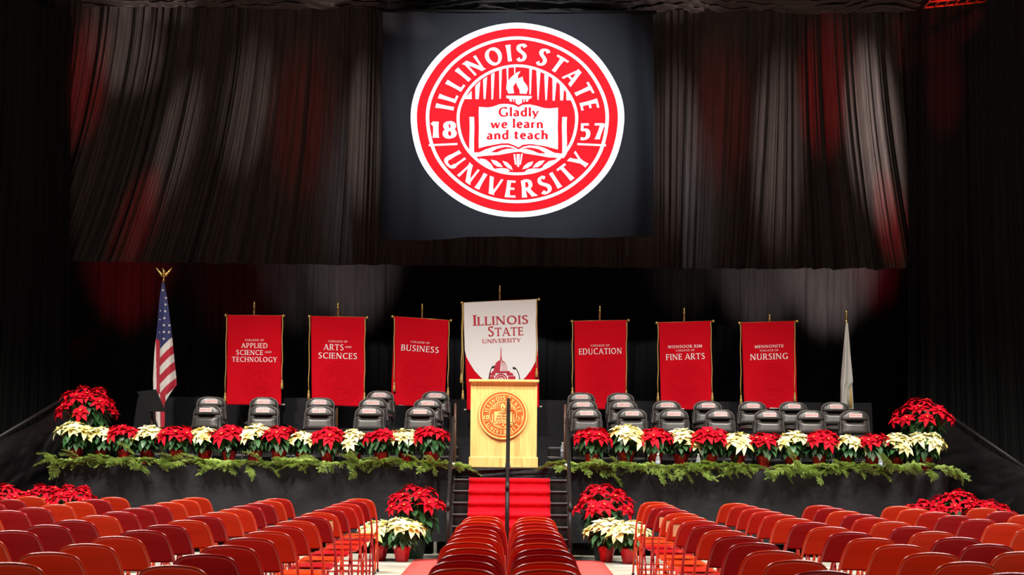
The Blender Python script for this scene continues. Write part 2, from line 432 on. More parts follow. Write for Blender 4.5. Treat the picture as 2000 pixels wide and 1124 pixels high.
def poly(mb, pts, fn, L=None, holes=(), mi=0):
    """a flat outline, filled, cut finer than L, then mapped by fn"""
    loops = [[Vector((p[0], p[1], 0)) for p in pts]] + [[Vector((p[0], p[1], 0)) for p in h] for h in holes]
    tris = tessellate_polygon(loops); vs = [v for l in loops for v in l]
    bm = bmesh.new(); bv = [bm.verts.new(v) for v in vs]
    for t in tris:
        try: bm.faces.new([bv[i] for i in t])
        except ValueError: pass
    if L:
        for _ in range(6):
            lo = [e for e in bm.edges if e.calc_length() > L]
            if not lo: break
            bmesh.ops.subdivide_edges(bm, edges=lo, cuts=1)
            bmesh.ops.triangulate(bm, faces=[f for f in bm.faces if len(f.verts) > 3])
    for f in bm.faces:
        f.normal_update()
        if f.normal.z < 0: f.normal_flip()
    bm.verts.index_update()
    mb.add([fn(v.co.x, v.co.y) for v in bm.verts], [tuple(v.index for v in f.verts) for f in bm.faces], mi)
    bm.free()
def ring(mb, r0, r1, fn, n=96, k=3, mi=0):
    def g(u, v):
        a = 2 * PI * u; r = lerp(r1, r0, v); return fn(r * math.cos(a), r * math.sin(a))
    mb.grid(g, n, k, mi)
def arc_text(mb, txt, T, t, r0, r1, a0, a1, fn, below=False):
    h = r1 - r0; rm = (r0 + r1) / 2
    n = len(txt)
    w0, _ = text_quads(txt, T, t, False, 0.0)
    want = abs(a1 - a0) * rm / h
    gap = (want - w0) / (n - 1 - txt.count(' '))
    gap = max(0.05, min(gap, .4))
    w1, q = text_quads(txt, T, t, False, gap)
    k = want / w1
    if below: f2 = lambda x, y: (lambda a, r: fn(r * math.cos(a), r * math.sin(a)))(a0 + x * k * h / rm, r1 - y * h)
    else: f2 = lambda x, y: (lambda a, r: fn(r * math.cos(a), r * math.sin(a)))(a0 - x * k * h / rm, r0 + y * h)
    fan(mb, q, f2)
def text_at(mb, txt, cx, cy, w_, h, fn, T=.15, t=.08, serif=False, gap=.12, caps=None):
    """text centred at (cx, cy), width w_, cap height h, y up"""
    wd, q = text_quads(txt, T, t, serif, gap, caps)
    fan(mb, q, lambda x, y: fn(cx - w_ / 2 + x * w_ / wd, cy - h / 2 + y * h))

MOTTO = (('Gladly', .012, .083, .37), ('we learn', -.004, -.036, .485), ('and teach', .0, -.150, .565))
def seal(fn, simple=False):
    """the round seal in unit space; fn(u, v, layer) -> point. Returns (light, dark, ground): meshes of the light and dark shapes"""
    W, D = MB(), MB()
    f = lambda k: (lambda u, v: fn(u, v, k))
    if not simple:
        ring(W, .0, 1.0, f(0), 96, 12)
        ring(D, .0, .94, f(1), 96, 12)
    else:
        ring(W, .94, 1.0, f(1), 64, 1)
    ring(W, .824, .856, f(2), 96, 1)
    ring(W, .541, .569, f(2), 80, 1)
    T, t = .22, .125
    arc_text(W, 'ILLINOIS STATE', T, t, .605, .775, R(170), R(9), f(2))
    arc_text(W, 'UNIVERSITY', T, t, .625, .80, R(210), R(329), f(2), True)
    text_at(W, '18', -.692, -.10, .225, .165, f(2), .24, .14, gap=.26)
    text_at(W, '57', .70, -.115, .225, .165, f(2), .22, .14, gap=.24)
    for sx in (-1, 1):
        fan(W, [[(sx * .56, -.235), (sx * .83, -.25), (sx * .83, -.27), (sx * .56, -.255)]], f(2))
    def z1(x, y): return ((880 + x / 7.69 - 1010.5) / 208.5, (235.5 - 270 - y / 7.69) / 190)
    def z2(x, y): return ((880 + x / 7.69 - 1010.5) / 208.5, (235.5 - 120 - y / 7.69) / 190)
    def shape(mb, z, pts, k, L=.09): poly(mb, [z(*p) for p in pts], f(k), L)
    # rays
    for q in ([(205, 570), (315, 570), (315, 445)], [(372, 570), (420, 570), (450, 300), (372, 370)], [(497, 570), (523, 570), (550, 235), (490, 275)], [(615, 575), (640, 575), (660, 175), (610, 200)],
              [(737, 567), (755, 567), (770, 125), (728, 135)], [(848, 345), (866, 300), (868, 110), (840, 115)], [(958, 200), (970, 185), (972, 100), (955, 100)], [(1185, 505), (1205, 505), (1222, 118), (1183, 115)],
              [(1305, 583), (1320, 583), (1350, 170), (1290, 145)], [(1425, 588), (1445, 588), (1468, 225), (1408, 200)], [(1535, 592), (1565, 592), (1590, 305), (1528, 260)], [(1648, 588), (1692, 590), (1704, 425), (1640, 355)], [(1740, 585), (1838, 590), (1740, 460)]):
        fan(W, [[z2(*p) for p in q]], f(2))
    # torch
    shape(W, z2, [(1050, 160), (1010, 230), (1015, 275), (1080, 240), (1095, 310), (1150, 380), (1162, 430), (1140, 500), (1040, 497), (1035, 440), (1000, 380), (985, 325), (940, 390), (945, 440), (955, 492), (870, 497), (835, 420), (845, 340), (900, 260), (980, 190)], 3)
    for q in ([(835, 525), (1220, 530), (1215, 560), (1165, 580), (890, 575), (840, 560)], [(880, 570), (915, 570), (920, 615), (890, 610)], [(940, 570), (955, 570), (955, 620), (940, 615)],
              [(975, 570), (1075, 570), (1075, 635), (1020, 665), (975, 635)], [(1095, 575), (1115, 575), (1115, 620), (1095, 620)], [(1135, 575), (1170, 575), (1160, 615), (1135, 615)]):
        shape(W, z2, q, 2)
    # open book
    top = [z2(*p) for p in ((425, 687), (560, 697), (640, 685), (720, 655), (800, 645), (880, 652), (960, 670), (1020, 700), (1080, 665), (1180, 655), (1280, 672), (1400, 705), (1480, 712), (1612, 700))]
    bot = [z1(*p) for p in ((1610, 175), (1420, 125), (1200, 95), (1080, 110), (1020, 150), (960, 120), (870, 85), (760, 85), (530, 125), (425, 155))]
    poly(W, top + bot, f(2), .08)
    bt = (270 - 229) * -7.69
    shape(W, z1, [(285, bt), (355, bt), (355, 218), (430, 218), (530, 170), (640, 135), (760, 112), (860, 112), (950, 140), (1020, 180), (1090, 140), (1180, 118), (1310, 125), (1420, 155), (1560, 225), (1675, 238), (1675, bt), (1745, bt), (1745, 235), (1700, 302),
                  (1480, 295), (1300, 265), (1130, 240), (1040, 215), (960, 220), (860, 235), (740, 255), (520, 268), (340, 292), (285, 215)], 2)
    for q in ([(605, 213), (700, 165), (820, 140), (900, 148), (1000, 187), (920, 167), (860, 165), (780, 180), (700, 215)], [(1050, 178), (1120, 158), (1200, 150), (1320, 172), (1430, 232), (1330, 232), (1230, 192), (1130, 168)]):
        shape(D, z1, q, 3)
    # handle and laurel
    for q in ([(945, 250), (970, 250), (992, 410), (965, 405)], [(990, 250), (1040, 250), (1030, 440), (1000, 440)], [(1060, 245), (1085, 245), (1055, 405), (1035, 410)],
              [(430, 305), (530, 325), (610, 390), (650, 460), (560, 440), (480, 380)], [(605, 325), (690, 345), (750, 390), (785, 440), (700, 430), (640, 385)], [(780, 345), (850, 370), (910, 430), (935, 490), (870, 460), (810, 405)],
              [(680, 462), (770, 455), (850, 465), (895, 498), (820, 520), (740, 505)], [(1595, 325), (1560, 390), (1490, 440), (1365, 468), (1400, 410), (1480, 350)], [(1415, 340), (1370, 400), (1310, 440), (1230, 450), (1270, 395), (1330, 350)],
              [(1240, 355), (1220, 410), (1160, 455), (1080, 478), (1100, 430), (1160, 380)], [(1330, 465), (1290, 500), (1200, 522), (1115, 510), (1160, 475), (1240, 462)]):
        shape(W, z1, q, 2)
    # motto on the pages
    if not simple:
        for tx, x, y, wv in MOTTO: text_at(D, tx, x, y, wv, .092, f(3), .185, .115, gap=.16)
    return W, D

# ================================================================== the setting
def struct(name, mb, m, **k):
    o = mb.build(name, m, **k); o['kind'] = 'structure'; return o
b = MB(); b.box((0, 16, -.05), (44, 36, .1)); struct('floor', b, 'concrete', smooth=False)
b = MB(); b.box((0, 33.1, 8), (44, .2, 16)); struct('wall_back', b, 'wall_dark', smooth=False)
b = MB(); b.box((-21.9, 16, 8), (.2, 36, 16)); struct('wall_left', b, 'wall_dark', smooth=False)
b = MB(); b.box((21.9, 16, 8), (.2, 36, 16)); struct('wall_right', b, 'wall_dark', smooth=False)
b = MB(); b.box((0, 16, 16.1), (44, 36, .2)); struct('ceiling', b, 'wall_dark', smooth=False)
# painted court lines on the floor
ya = G(1260, 1107, 0).y
for k, (x0, x1) in enumerate(((-7, -1.3), (1.3, 7))):
    b = MB(); b.box(((x0 + x1) / 2, ya, .0015), (x1 - x0, .07, .003))
    struct('trim_%d' % (k + 1), b, 'paper', smooth=False)

# ------------------------------------------------------------------ drapes
def nz(x, y=0.0, z=0.0): return noise.noise(Vector((x, y, z)))
def fold(u):
    """soft gathered pleats along u (metres)"""
    a = .5 + .5 * nz(u * .55, 3.1)
    u2 = u + .35 * nz(u * 1.3, 7.7)
    f1 = abs(math.sin(u2 * PI / .62)) ** .8
    f2 = abs(math.sin(u2 * PI / .23 + 1.3)) ** .7
    f3 = abs(math.sin((u2 + .1 * nz(u * 4)) * PI / .105 + .4)) ** .8
    return (.15 * f1 * (.35 + a) + .075 * f2 * (1.25 - a) + .022 * f3 * (.4 + a) + .05 * nz(u * 2.1, 9))
def upper_curtain():
    D = 29.0
    pl, pr = P(118, 300, D).x, P(1776, 300, D).x
    zt, zb0 = P(1000, -25, D).z, 0
    def shift(px):   # sweep of the folds between top and hem, in pixels at the hem
        return pw(px, [(100, -60), (220, -125), (330, -125), (480, -95), (620, -45), (750, -8), (1280, 0), (1420, -22), (1500, -30), (1560, 10), (1640, 45), (1720, 62), (1780, 30)])
    b = MB()
    def g(u, v):
        px = lerp(100, 1788, u)
        py_top, py_bot = -25, lerp(513, 531, u) + 1.5 * nz(u * 60)
        py = lerp(py_top, py_bot, v)
        sh = shift(px) * v ** 1.7
        q = P(px + sh, py, D)
        x0 = P(px, 200, D).x
        amp = .75 + .5 * v
        # the far ends gather harder
        e = max(sstep(700, 250, px), sstep(1400, 1650, px))
        q.y -= fold(x0 * (1.0 + .25 * e)) * amp * (.85 + 1.0 * e) + .03 * nz(x0 * .8, v * 3)
        return q
    b.grid(g, 2200, 40)
    o = b.build('stage_curtain', 'curtain_black')
    tag(o, 'wide black gathered upper curtain washed in red and white light, behind the round seal banner', 'curtain')
upper_curtain()
def lower_curtain():
    D = 30.4
    b = MB()
    def g(u, v):
        px = lerp(60, 1850, u)
        q = P(px, 470, D); q.z = lerp(q.z, .02, v)
        q.y -= fold(q.x * 1.2 + 40) * .55
        return q
    b.grid(g, 900, 16)
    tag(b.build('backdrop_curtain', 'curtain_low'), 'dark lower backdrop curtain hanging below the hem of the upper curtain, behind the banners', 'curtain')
lower_curtain()
def side_curtain(pa, pb, D, Db, lean, label):
    b = MB()
    A, B = P(pa, 300, D), P(pb, 300, Db)
    zt = P(1000, -40, D).z
    def g(u, v):
        x = lerp(A.x, B.x, u) + lean * v ** 1.5 * (1 - u if lean < 0 else u)
        s = u * 6
        return Vector((x, lerp(A.y, B.y, u) - fold(s + 11 * abs(lean)) * (.7 + .5 * nz(s, v * 2)), lerp(zt, .02, v)))
    b.grid(g, 500, 22)
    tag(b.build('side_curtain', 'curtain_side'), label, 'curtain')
side_curtain(-60, 142, 26.0, 28.6, -.6, 'black side curtain at the left end of the backdrop, beyond the tall flag with stripes')
side_curtain(1772, 2080, 28.6, 26.0, .8, 'black side curtain at the right end of the backdrop, beyond the plain white flag')
def valance():
    D = 28.55; b = MB()
    def g(u, v):
        px = lerp(165, 1817, u)
        a = -PI * .42 + v * PI * 1.02
        swag = 5 * math.sin(u * 37 + 2 * nz(u * 9)) + 4 * nz(u * 23, 4)
        hem = lerp(17, 27, u)
        py = lerp(-30, hem + swag * .25, v)
        q = P(px, py, D)
        s = q.x
        tilt = s + 2.2 * v * nz(s * .35, 2.0)
        ph = (v - .25 * abs(math.sin(s * .9 + .5)) ) * 13
        q.y -= .30 * math.sin(v * PI) + .13 * abs(math.sin(ph * 1.5 + 3.0 * nz(s * .7, 5) + 2 * math.sin(s * .9))) + .14 * nz(tilt * 2.2, v * 7) + .07 * nz(tilt * 6, v * 12)
        q.z += .02 * nz(s * 5, v * 3)
        return q
    b.grid(g, 700, 34)
    tag(b.build('swag_valance', 'valance'), 'bunched mauve-black fabric valance gathered along the very top of the curtain', 'valance')
valance()
# lighting truss glimpsed at the top right
def truss():
    D = 26.9
    r = empty('lighting_truss', P(1865, -10, D), 0, 'red-lit metal truss end at the top right, beside the bunched valance', 'truss')
    A = Vector(r.location)
    for dz, dy in ((.0, 0), (.35, 0), (.0, .35)):
        b = MB(); p, q = P(1815, 4, D) - A, P(1935, -8, D) - A
        o = Vector((0, dy, dz)); b.tube([p + o, q + o], .016); b.build('chord', 'truss_redlit', r)
    b = MB(); p, q = P(1815, 4, D) - A, P(1935, -8, D) - A
    for i in range(7):
        t = i / 6; c = p.lerp(q, t); d = p.lerp(q, min(1, t + .16))
        b.tube([c, d + Vector((0, 0, .35))], .014); b.tube([c, c + Vector((0, .35, 0))], .014)
    b.build('lacing', 'truss_redlit', r)
    light('SPOT', 'truss_lamp', A + Vector((-.2, -1.6, .2)), A, 110, (1, .05, .02), .05, 34)
truss()

# ------------------------------------------------------------------ the round seal on its cloth
def seal_banner():
    D = 27.8
    cx, cy, rx, ry = 1010.5, 235.5, 208.5, 190.0
    c0 = P(cx, cy, D)
    r = empty('seal_banner', P(1012, 30, D), 0, 'large black cloth with a round red and white seal, hung high above the lectern', 'banner')
    O = Vector(r.location)
    def wav(q):
        e = sstep(150, 262, abs((q.x - c0.x) / D * F))
        low = sstep(-1.6, -2.3, q.z - c0.z)
        a = .012 * math.sin(q.x * 4.1 + .6 * q.z) + .05 * e * math.sin(q.x * 9 + 1.2 * math.sin(q.z * .8)) + .05 * low * nz(q.x * 2.2, q.z * .7)
        return a - .02 * math.exp(-((q.x - c0.x) / .22) ** 2)
    b = MB()
    def g(u, v):
        px = lerp(748 - 5 * v, 1276 + 3 * v, u)
        hem = 466 + 5 * math.sin(u * 11) * (1 - u) - 3 * u + 2 * nz(u * 14)
        py = lerp(24, hem, v)
        q = P(px, py, D); q.y += wav(q)
        return q - O
    b.grid(g, 260, 120)
    cl = b.build('cloth', 'seal_cloth', r)
    def fn(u, v, k):
        q = P(cx + u * rx * (1 + .004 * math.sin(9 * math.atan2(v, u))), cy - v * ry, D)
        q.y += wav(q) - .012 - .009 * k
        return q - O
    W, Dm = seal(fn)
    W.build('white_seal', 'seal_white', r, smooth=False); Dm.build('red_seal', 'seal_red', r, smooth=False)
    b = MB(); b.tube([P(742, 21, D) - O, P(1282, 24, D) - O], .03, 10); pi = b.build('hanging_pipe', 'black_metal', r)
    for px in (760, 1010, 1262):
        q = P(px, 20, D); b = MB(); b.tube([q - O, Vector((q.x, q.y, 16.0)) - O], .006, 6); b.build('cable', 'black_metal', pi)
seal_banner()

# ------------------------------------------------------------------ the stage
ZS = 1.2               # stage floor
YF = 22.18             # stage front
YB = 26.9              # stage back
XL, XR = P(110, 914, YF).x, P(1852, 922, YF).x
XS0, XS1 = P(884, 914, YF).x, P(1110, 914, YF).x     # stair opening
def stage():
    r = empty('stage_platform', (0, YF, 0), 0, 'long black-skirted stage platform holding the lectern and the rows of padded chairs', 'stage')
    b = MB(); b.box(((XL + XR) / 2, (YB - YF) / 2, ZS - .05), (XR - XL, YB - YF, .1), bev=.01)
    b.build('deck', 'deck', r, smooth=False)
    def skirt(x0, x1, seed, zb=.18, lab=None):
        b = MB(); n = int((x1 - x0) * 42)
        def g(u, v):
            x = lerp(x0, x1, u); z = lerp(ZS + .005, zb + .01 * nz(x * 2), v)
            # shallow swags pinned along the deck edge
            ph = x * 1.15 + seed
            sw = abs(math.sin(ph)); dg = .028 * math.sin((v * 5.0 + 2.6 * sw) * 2.2) * (1 - sw) * (1 - v * .5)
            w_ = dg + .02 * nz(x * 1.7 + 2 * v, v * 2 + seed) + .006 * nz(x * 9, v * 12)
            return (x, -.02 + w_ * min(1, v * 6), z)
        b.grid(g, n, 40); b.build('skirt', 'skirt', r)
    skirt(XL, XS0, 0.3); skirt(XS1, XR, 1.7)
    skirt(XS0, XS1, 4.0, 1.06)
    for px in (1171, 1420, 1700, 850, 560, 260):
        x = P(px, 1085, YF + .15).x
        b = MB(); b.tube([(x, .14, 0.012), (x, .14, ZS - .1)], .024, 10); b.lathe([(.04, 0), (.04, .012)], (x, .14, 0), 10)
        b.build('leg', 'leg_white', r)
    b = MB(); b.tube([(XL, .16, .2), (XS0, .16, .2)], .018); b.tube([(XS1, .16, .2), (XR, .16, .2)], .018); b.build('brace', 'steel', r)
stage()
# low risers for the back rows of chairs
def riser(x0, x1, y0, y1, h, label):
    r = empty('riser_platform', ((x0 + x1) / 2, y0, ZS), 0, label, 'platform', 'low chair risers on the stage')
    b = MB(); b.box((0, (y1 - y0) / 2, h - .02), (x1 - x0, y1 - y0, .04), bev=.006); b.build('deck', 'deck', r, smooth=False)
    b = MB(); b.box((0, (y1 - y0) / 2, (h - .04) / 2), (x1 - x0 - .02, y1 - y0 - .02, h - .042)); b.build('skirt', 'black_metal', r, smooth=False)
    b = MB(); b.box((0, -.004, h - .012), (x1 - x0, .012, .018)); b.build('nosing', 'nosing', r, smooth=False)
YR1, YR2, YR3 = 23.85, 24.95, 26.0
riser(P(262, 880, 24).x, P(893, 880, 24).x, YR1, YR2 - .01, .15, 'low black riser on the stage left half, under the second row of chairs')
riser(P(700, 880, 25).x, P(893, 880, 25).x, YR2, YR3 - .01, .30, 'higher black riser on the stage left half, under the two rearmost chairs')
riser(P(1072, 880, 24).x, P(1745, 880, 24).x, YR1, YR2 - .01, .15, 'low black riser on the stage right half, under the second row of chairs')
riser(P(1072, 880, 25).x, P(1265, 880, 25).x, YR2, YR3 - .01, .30, 'higher black riser on the stage right half, under the two rearmost chairs')
# black-draped guard rail along the back of the stage
def guard():
    D = 26.75
    x0, x1 = P(270, 775, D).x, P(1702, 790, D).x
    zt = 2.28
    r = empty('draped_guard_rail', ((x0 + x1) / 2, D, ZS), 0, 'black-draped guard rail along the back edge of the stage behind the banners', 'railing')
    hx = (x1 - x0) / 2
    b = MB()
    def g(u, v):
        x = lerp(-hx - .14 * v, hx + .05 * v, u); z = lerp(zt - ZS, .01, v)
        return (x, -.03 - (.03 * nz(x * 1.4, 1) + .03 * math.sin(x * 5 + 2 * nz(x))) * v + .03 * (1 - min(1, v * 8)), z)
    b.grid(g, 420, 14); b.build('drape', 'skirt', r)
    b = MB(); b.tube([(-hx, .02, zt - ZS - .03), (hx, .02, zt - ZS - .03)], .02)
    b.build('top_rail', 'black_metal', r)
    for i in range(7):
        b = MB(); x = lerp(-hx + .05, hx - .05, i / 6); b.tube([(x, .03, 0), (x, .03, zt - ZS - .04)], .018); b.build('post', 'black_metal', r)
guard()

# ------------------------------------------------------------------ stairs with handrails and the red runner
RUN, RISE = .2, .15
def stairs():
    xc = (XS0 + XS1) / 2; wd = XS1 - XS0 - .06
    r = empty('stage_stairs', (xc, YF, 0), 0, 'black metal stairs with three handrails leading up to the lectern', 'stairs')
    for k in range(7):
        z = ZS - RISE * (k + 1); y = -.03 - RUN * k - .13
        b = MB(); b.box((0, y, z - .015), (wd, .27, .03), bev=.006); b.box((0, y - .115, z - .09), (wd - .02, .012, .125))
        t = b.build('tread', 'black_metal', r, smooth=False)
        b = MB(); b.box((0, y - .131, z - .006), (wd - .01, .014, .014), bev=.003); b.build('nosing', 'nosing', t, smooth=False)
    for sx in (-1, 1):
        b = MB(); x = sx * (wd / 2 - .0)
        yb = -.03 - RUN * 6 - .27
        pts = [(-.03, ZS - .05), (-.03, ZS - .32), (yb + .06, 0.0), (yb, 0.0), (yb, .16)]
        n = len(pts); vs = [(x - .015, p[0], p[1]) for p in pts] + [(x + .015, p[0], p[1]) for p in pts]
        fs = [tuple(range(n)), tuple(range(2 * n - 1, n - 1, -1))] + [(i, i + n, (i + 1) % n + n, (i + 1) % n) for i in range(n)]
        b.add(vs, fs); b.build('stringer', 'black_metal', r, smooth=False)
    def rail(x, ztop, posts, rad, m='black_metal'):
        yb = -.03 - RUN * 6 - .2
        b = MB(); pts = [(x, .28, ztop), (x, -.05, ztop - .02), (x, yb + .02, ztop - 1.05), (x, yb, ztop - 1.12)]
        b.tube(spline(pts, 4), rad, 10)
        h = b.build('handrail', m, r)
        for y, z0, z1 in posts:
            b = MB(); b.tube([(x, y, z0), (x, y, z1)], rad * 1.05, 10); b.build('post', m, h)
        b = MB(); b.tube([(x, .0, ztop - .86), (x, yb, ztop - 1.68)], rad * .8, 8); b.build('mid_rail', m, h)
        b = MB(); b.tube([(x, -.1, 1.27), (x, -.1, 1.18)], rad * 1.5, 8); b.build('clamp', 'steel', h)
    yb = -.03 - RUN * 6 - .2
    xm = P(992, 900, YF).x - xc
    rail(xm, 2.09, [(-.02, 1.06, 2.08), (yb, 0.0, 1.0)], .026)
    for px, in ((884,), (1107,)):
        x = P(px, 900, YF).x - xc
        rail(x, 1.83, [(-.02, .9, 1.82), (yb, 0.0, .75)], .027)
        b = MB(); b.tube([(x + (.02 if x < 0 else -.02), .3, ZS - .3), (x + (.02 if x < 0 else -.02), .3, 2.09)], .017, 8)
        b.build('rail_stub', 'brown_rail', r)
stairs()
def stair_runner():
    xc = P(994.5, 1000, 21.5).x; hw = .55
    b = MB(); pr = []
    for k in range(7):
        z = ZS - RISE * (k + 1) + .012; yf = YF - .03 - RUN * k - .27 - .02; yb = yf + RUN
        pr += [(yb + (.0 if k else .1), z), (yf + .01, z), (yf - .012, z - .008), (yf - .015, z - .035), (yf + .012, z - .05)]
    pr += [(YF - .03 - RUN * 6 - .29, .008), (YF - .03 - RUN * 6 - .40, .006)]
    n = 26
    vs = []; fs = []
    for (y, z) in pr:
        for i in range(n + 1):
            u = i / n; x = xc + lerp(-hw, hw, u) + .006 * nz(z * 7, u)
            vs.append((x, y + .006 * nz(x * 6, z * 5), z + .004 * nz(x * 9, z * 9)))
    for j in range(len(pr) - 1):
        for i in range(n): fs.append((j * (n + 1) + i, j * (n + 1) + i + 1, (j + 1) * (n + 1) + i + 1, (j + 1) * (n + 1) + i))
    b.add(vs, fs)
    o = b.build('stair_carpet', 'carpet_red', solid=.008)
    tag(o, 'bright red carpet runner laid down the middle of the black stage stairs', 'carpet')
stair_runner()
def floor_carpet():
    y1 = G(995, 1096.5, 0).y
    xc = P(993, 1097, y1).x
    b = MB(); b.grid(lambda u, v: (xc + lerp(-1.22, 1.22, u), lerp(y1, 5.5, v), .012 + .002 * nz(u * 5, v * 14)), 16, 120)
    tag(b.build('floor_carpet', 'carpet_floor', solid=.01), 'wide flat red carpet on the floor under the middle two columns of folding chairs', 'carpet')
floor_carpet()

# ------------------------------------------------------------------ tarps hung over the side stairs
def tarp(px0, py0, px1, py1, inner, label, seed):
    D0 = 23.9; D1 = 22.3
    A, B = P(px0, py0, D0), P(px1, py1, D1)
    r = empty('covered_side_stairs', (A.x, A.y, 0), 0, label, 'tarp')
    O = Vector(r.location)
    sg = -1 if B.x < A.x else 1
    b = MB()
    I = P(inner, 800, D0).x
    def g(u, v):
        # u 0 at the stage end, 1 outside
        if u < .18: t = u / .18; top = Vector((lerp(I, A.x, t), D0, lerp(A.z - .25, A.z, t ** .6)))
        else: t = (u - .18) / .82; top = A.lerp(B, t); top.z -= .12 * math.sin(t * PI)
        z = lerp(top.z, .02, v)
        w_ = .08 * nz(top.x * 2 + 1.5 * v, z * 1.4 + seed) * (1 + v) + .14 * abs(nz(top.x * 2.6 + 3 * v, z * 1.1 + seed * 2)) + .05 * abs(nz(top.x * 7 + 5 * v, z * 5)) + .05 * abs(math.sin(3 * top.x + 4 * v + seed)) * v * (1 - v)
        return Vector((top.x + sg * .25 * v * v, top.y - .25 * v - w_ * 1.2 * min(1, v * 4), z)) - O
    b.grid(g, 110, 70); b.build('tarp', 'tarp', r)
    b = MB(); b.tube([A - O + Vector((-sg * .05, .04, .05)), B - O + Vector((0, .06, -.03))], .03, 10); b.build('rail', 'black_metal', r)
    b = MB(); b.tube([Vector((0, .05, 0)), Vector((0, .05, A.z))], .025, 10); b.build('post', 'black_metal', r)
    b = MB(); b.box(A - O + Vector((-sg * .05, .03, .05)), (.05, .05, .05), bev=.01); b.build('end_cap', 'brown_rail', r)
tarp(147, 768, -30, 866, 128, 'glossy black tarp sloping over the side stairs at the left end of the stage', 1.0)
tarp(1818, 789, 2030, 928, 1850, 'glossy black tarp sloping over the side stairs at the right end of the stage', 5.0)

# ------------------------------------------------------------------ lectern
def lectern():
    D = 22.55
    L, Rr = P(919, 800, D), P(1049, 800, D)
    xc = (L.x + Rr.x) / 2; w_ = Rr.x - L.x
    ztop = P(985, 742, D).z
    r = empty('lectern', (xc, D, ZS), 0, 'pale maple lectern with a round carved seal, at the head of the stairs', 'lectern')
    h = ztop - ZS
    b = MB(); b.box((0, .26, .03 + h / 2), (w_, .52, h - .06), bev=.008); b.build('body', 'maple', r, smooth=False)
    b = MB(); b.box((0, .26, .075), (w_ + .035, .56, .15), bev=.01); b.build('plinth', 'maple', r, smooth=False)
    b = MB(); b.box((0, .24, h - .018), (w_ + .05, .62, .036), bev=.01); b.build('top', 'maple', r, smooth=False)
    cz = P(982.5, 811, D).z - ZS; cx = P(982.5, 811, D).x - xc
    rad = 48.5 / F * D
    b = MB()
    vs = []; n = 72
    prof = [(0, -.034), (rad * .92, -.034), (rad * .97, -.030), (rad, -.02), (rad, .0)]
    for (q, y) in prof:
        for j in range(n): a = 2 * PI * j / n; vs.append((cx + q * math.cos(a), y, cz + q * math.sin(a)))
    fs = [(i * n + j, i * n + (j + 1) % n, (i + 1) * n + (j + 1) % n, (i + 1) * n + j) for i in range(4) for j in range(n)]
    b.add(vs, fs)
    pl = b.build('seal_plaque', 'plaque', r, sharp=30)
    W, Dm = seal(lambda u, v, k: Vector((cx + u * rad * .985, -.035 - .0012 * k, cz + v * rad * .985)), True)
    # the motto carved on the pages stays dark
    M2 = MB()
    for tx, x, y, wv in MOTTO:
        text_at(M2, tx, x, y, wv, .095, lambda u, v: Vector((cx + u * rad, -.0405, cz + v * rad)), .17, .1, gap=.1)
    W.build('carved_relief', 'plaque_light', pl, smooth=False)
    M2.v += Dm.v; o_ = len(M2.v) - len(Dm.v); M2.f += [tuple(i + o_ for i in f) for f in Dm.f]; M2.m += Dm.m
    M2.build('carved_motto', 'plaque', pl, smooth=False)
    # two gooseneck microphones standing on the lectern top
    for px, py, lab in ((961, 719, 'thin black gooseneck microphone on the left of the lectern top'), (1007, 721, 'thin black gooseneck microphone on the right of the lectern top')):
        t = P(px, py, D + .3); bx = P(px + (-6 if px < 990 else 8), 742, D + .3).x
        m = empty('microphone', (bx, D + .3, ztop), 0, lab, 'microphone', 'microphones on the lectern')
        e = t - Vector(m.location)
        b = MB(); b.lathe([(.03, 0), (.03, .012), (.012, .022)], (0, 0, 0), 14); b.build('base', 'black_metal', m)
        b = MB(); b.tube(spline([(0, 0, .015), (e.x * .2, 0, e.z * .5), (e.x * .7, -.01, e.z * .9), (e.x, -.03, e.z)], 5), .006, 8); b.build('gooseneck', 'black_metal', m)
        b = MB(); d = Vector((e.x, -.5 * abs(e.x) - .03, .02)).normalized(); p = Vector((e.x, -.03, e.z))
        b.tube([p - d * .005, p + d * .015, p + d * .045, p + d * .05], [.008, .017, .017, .008], 12); b.build('capsule', 'rubber', m)
lectern()

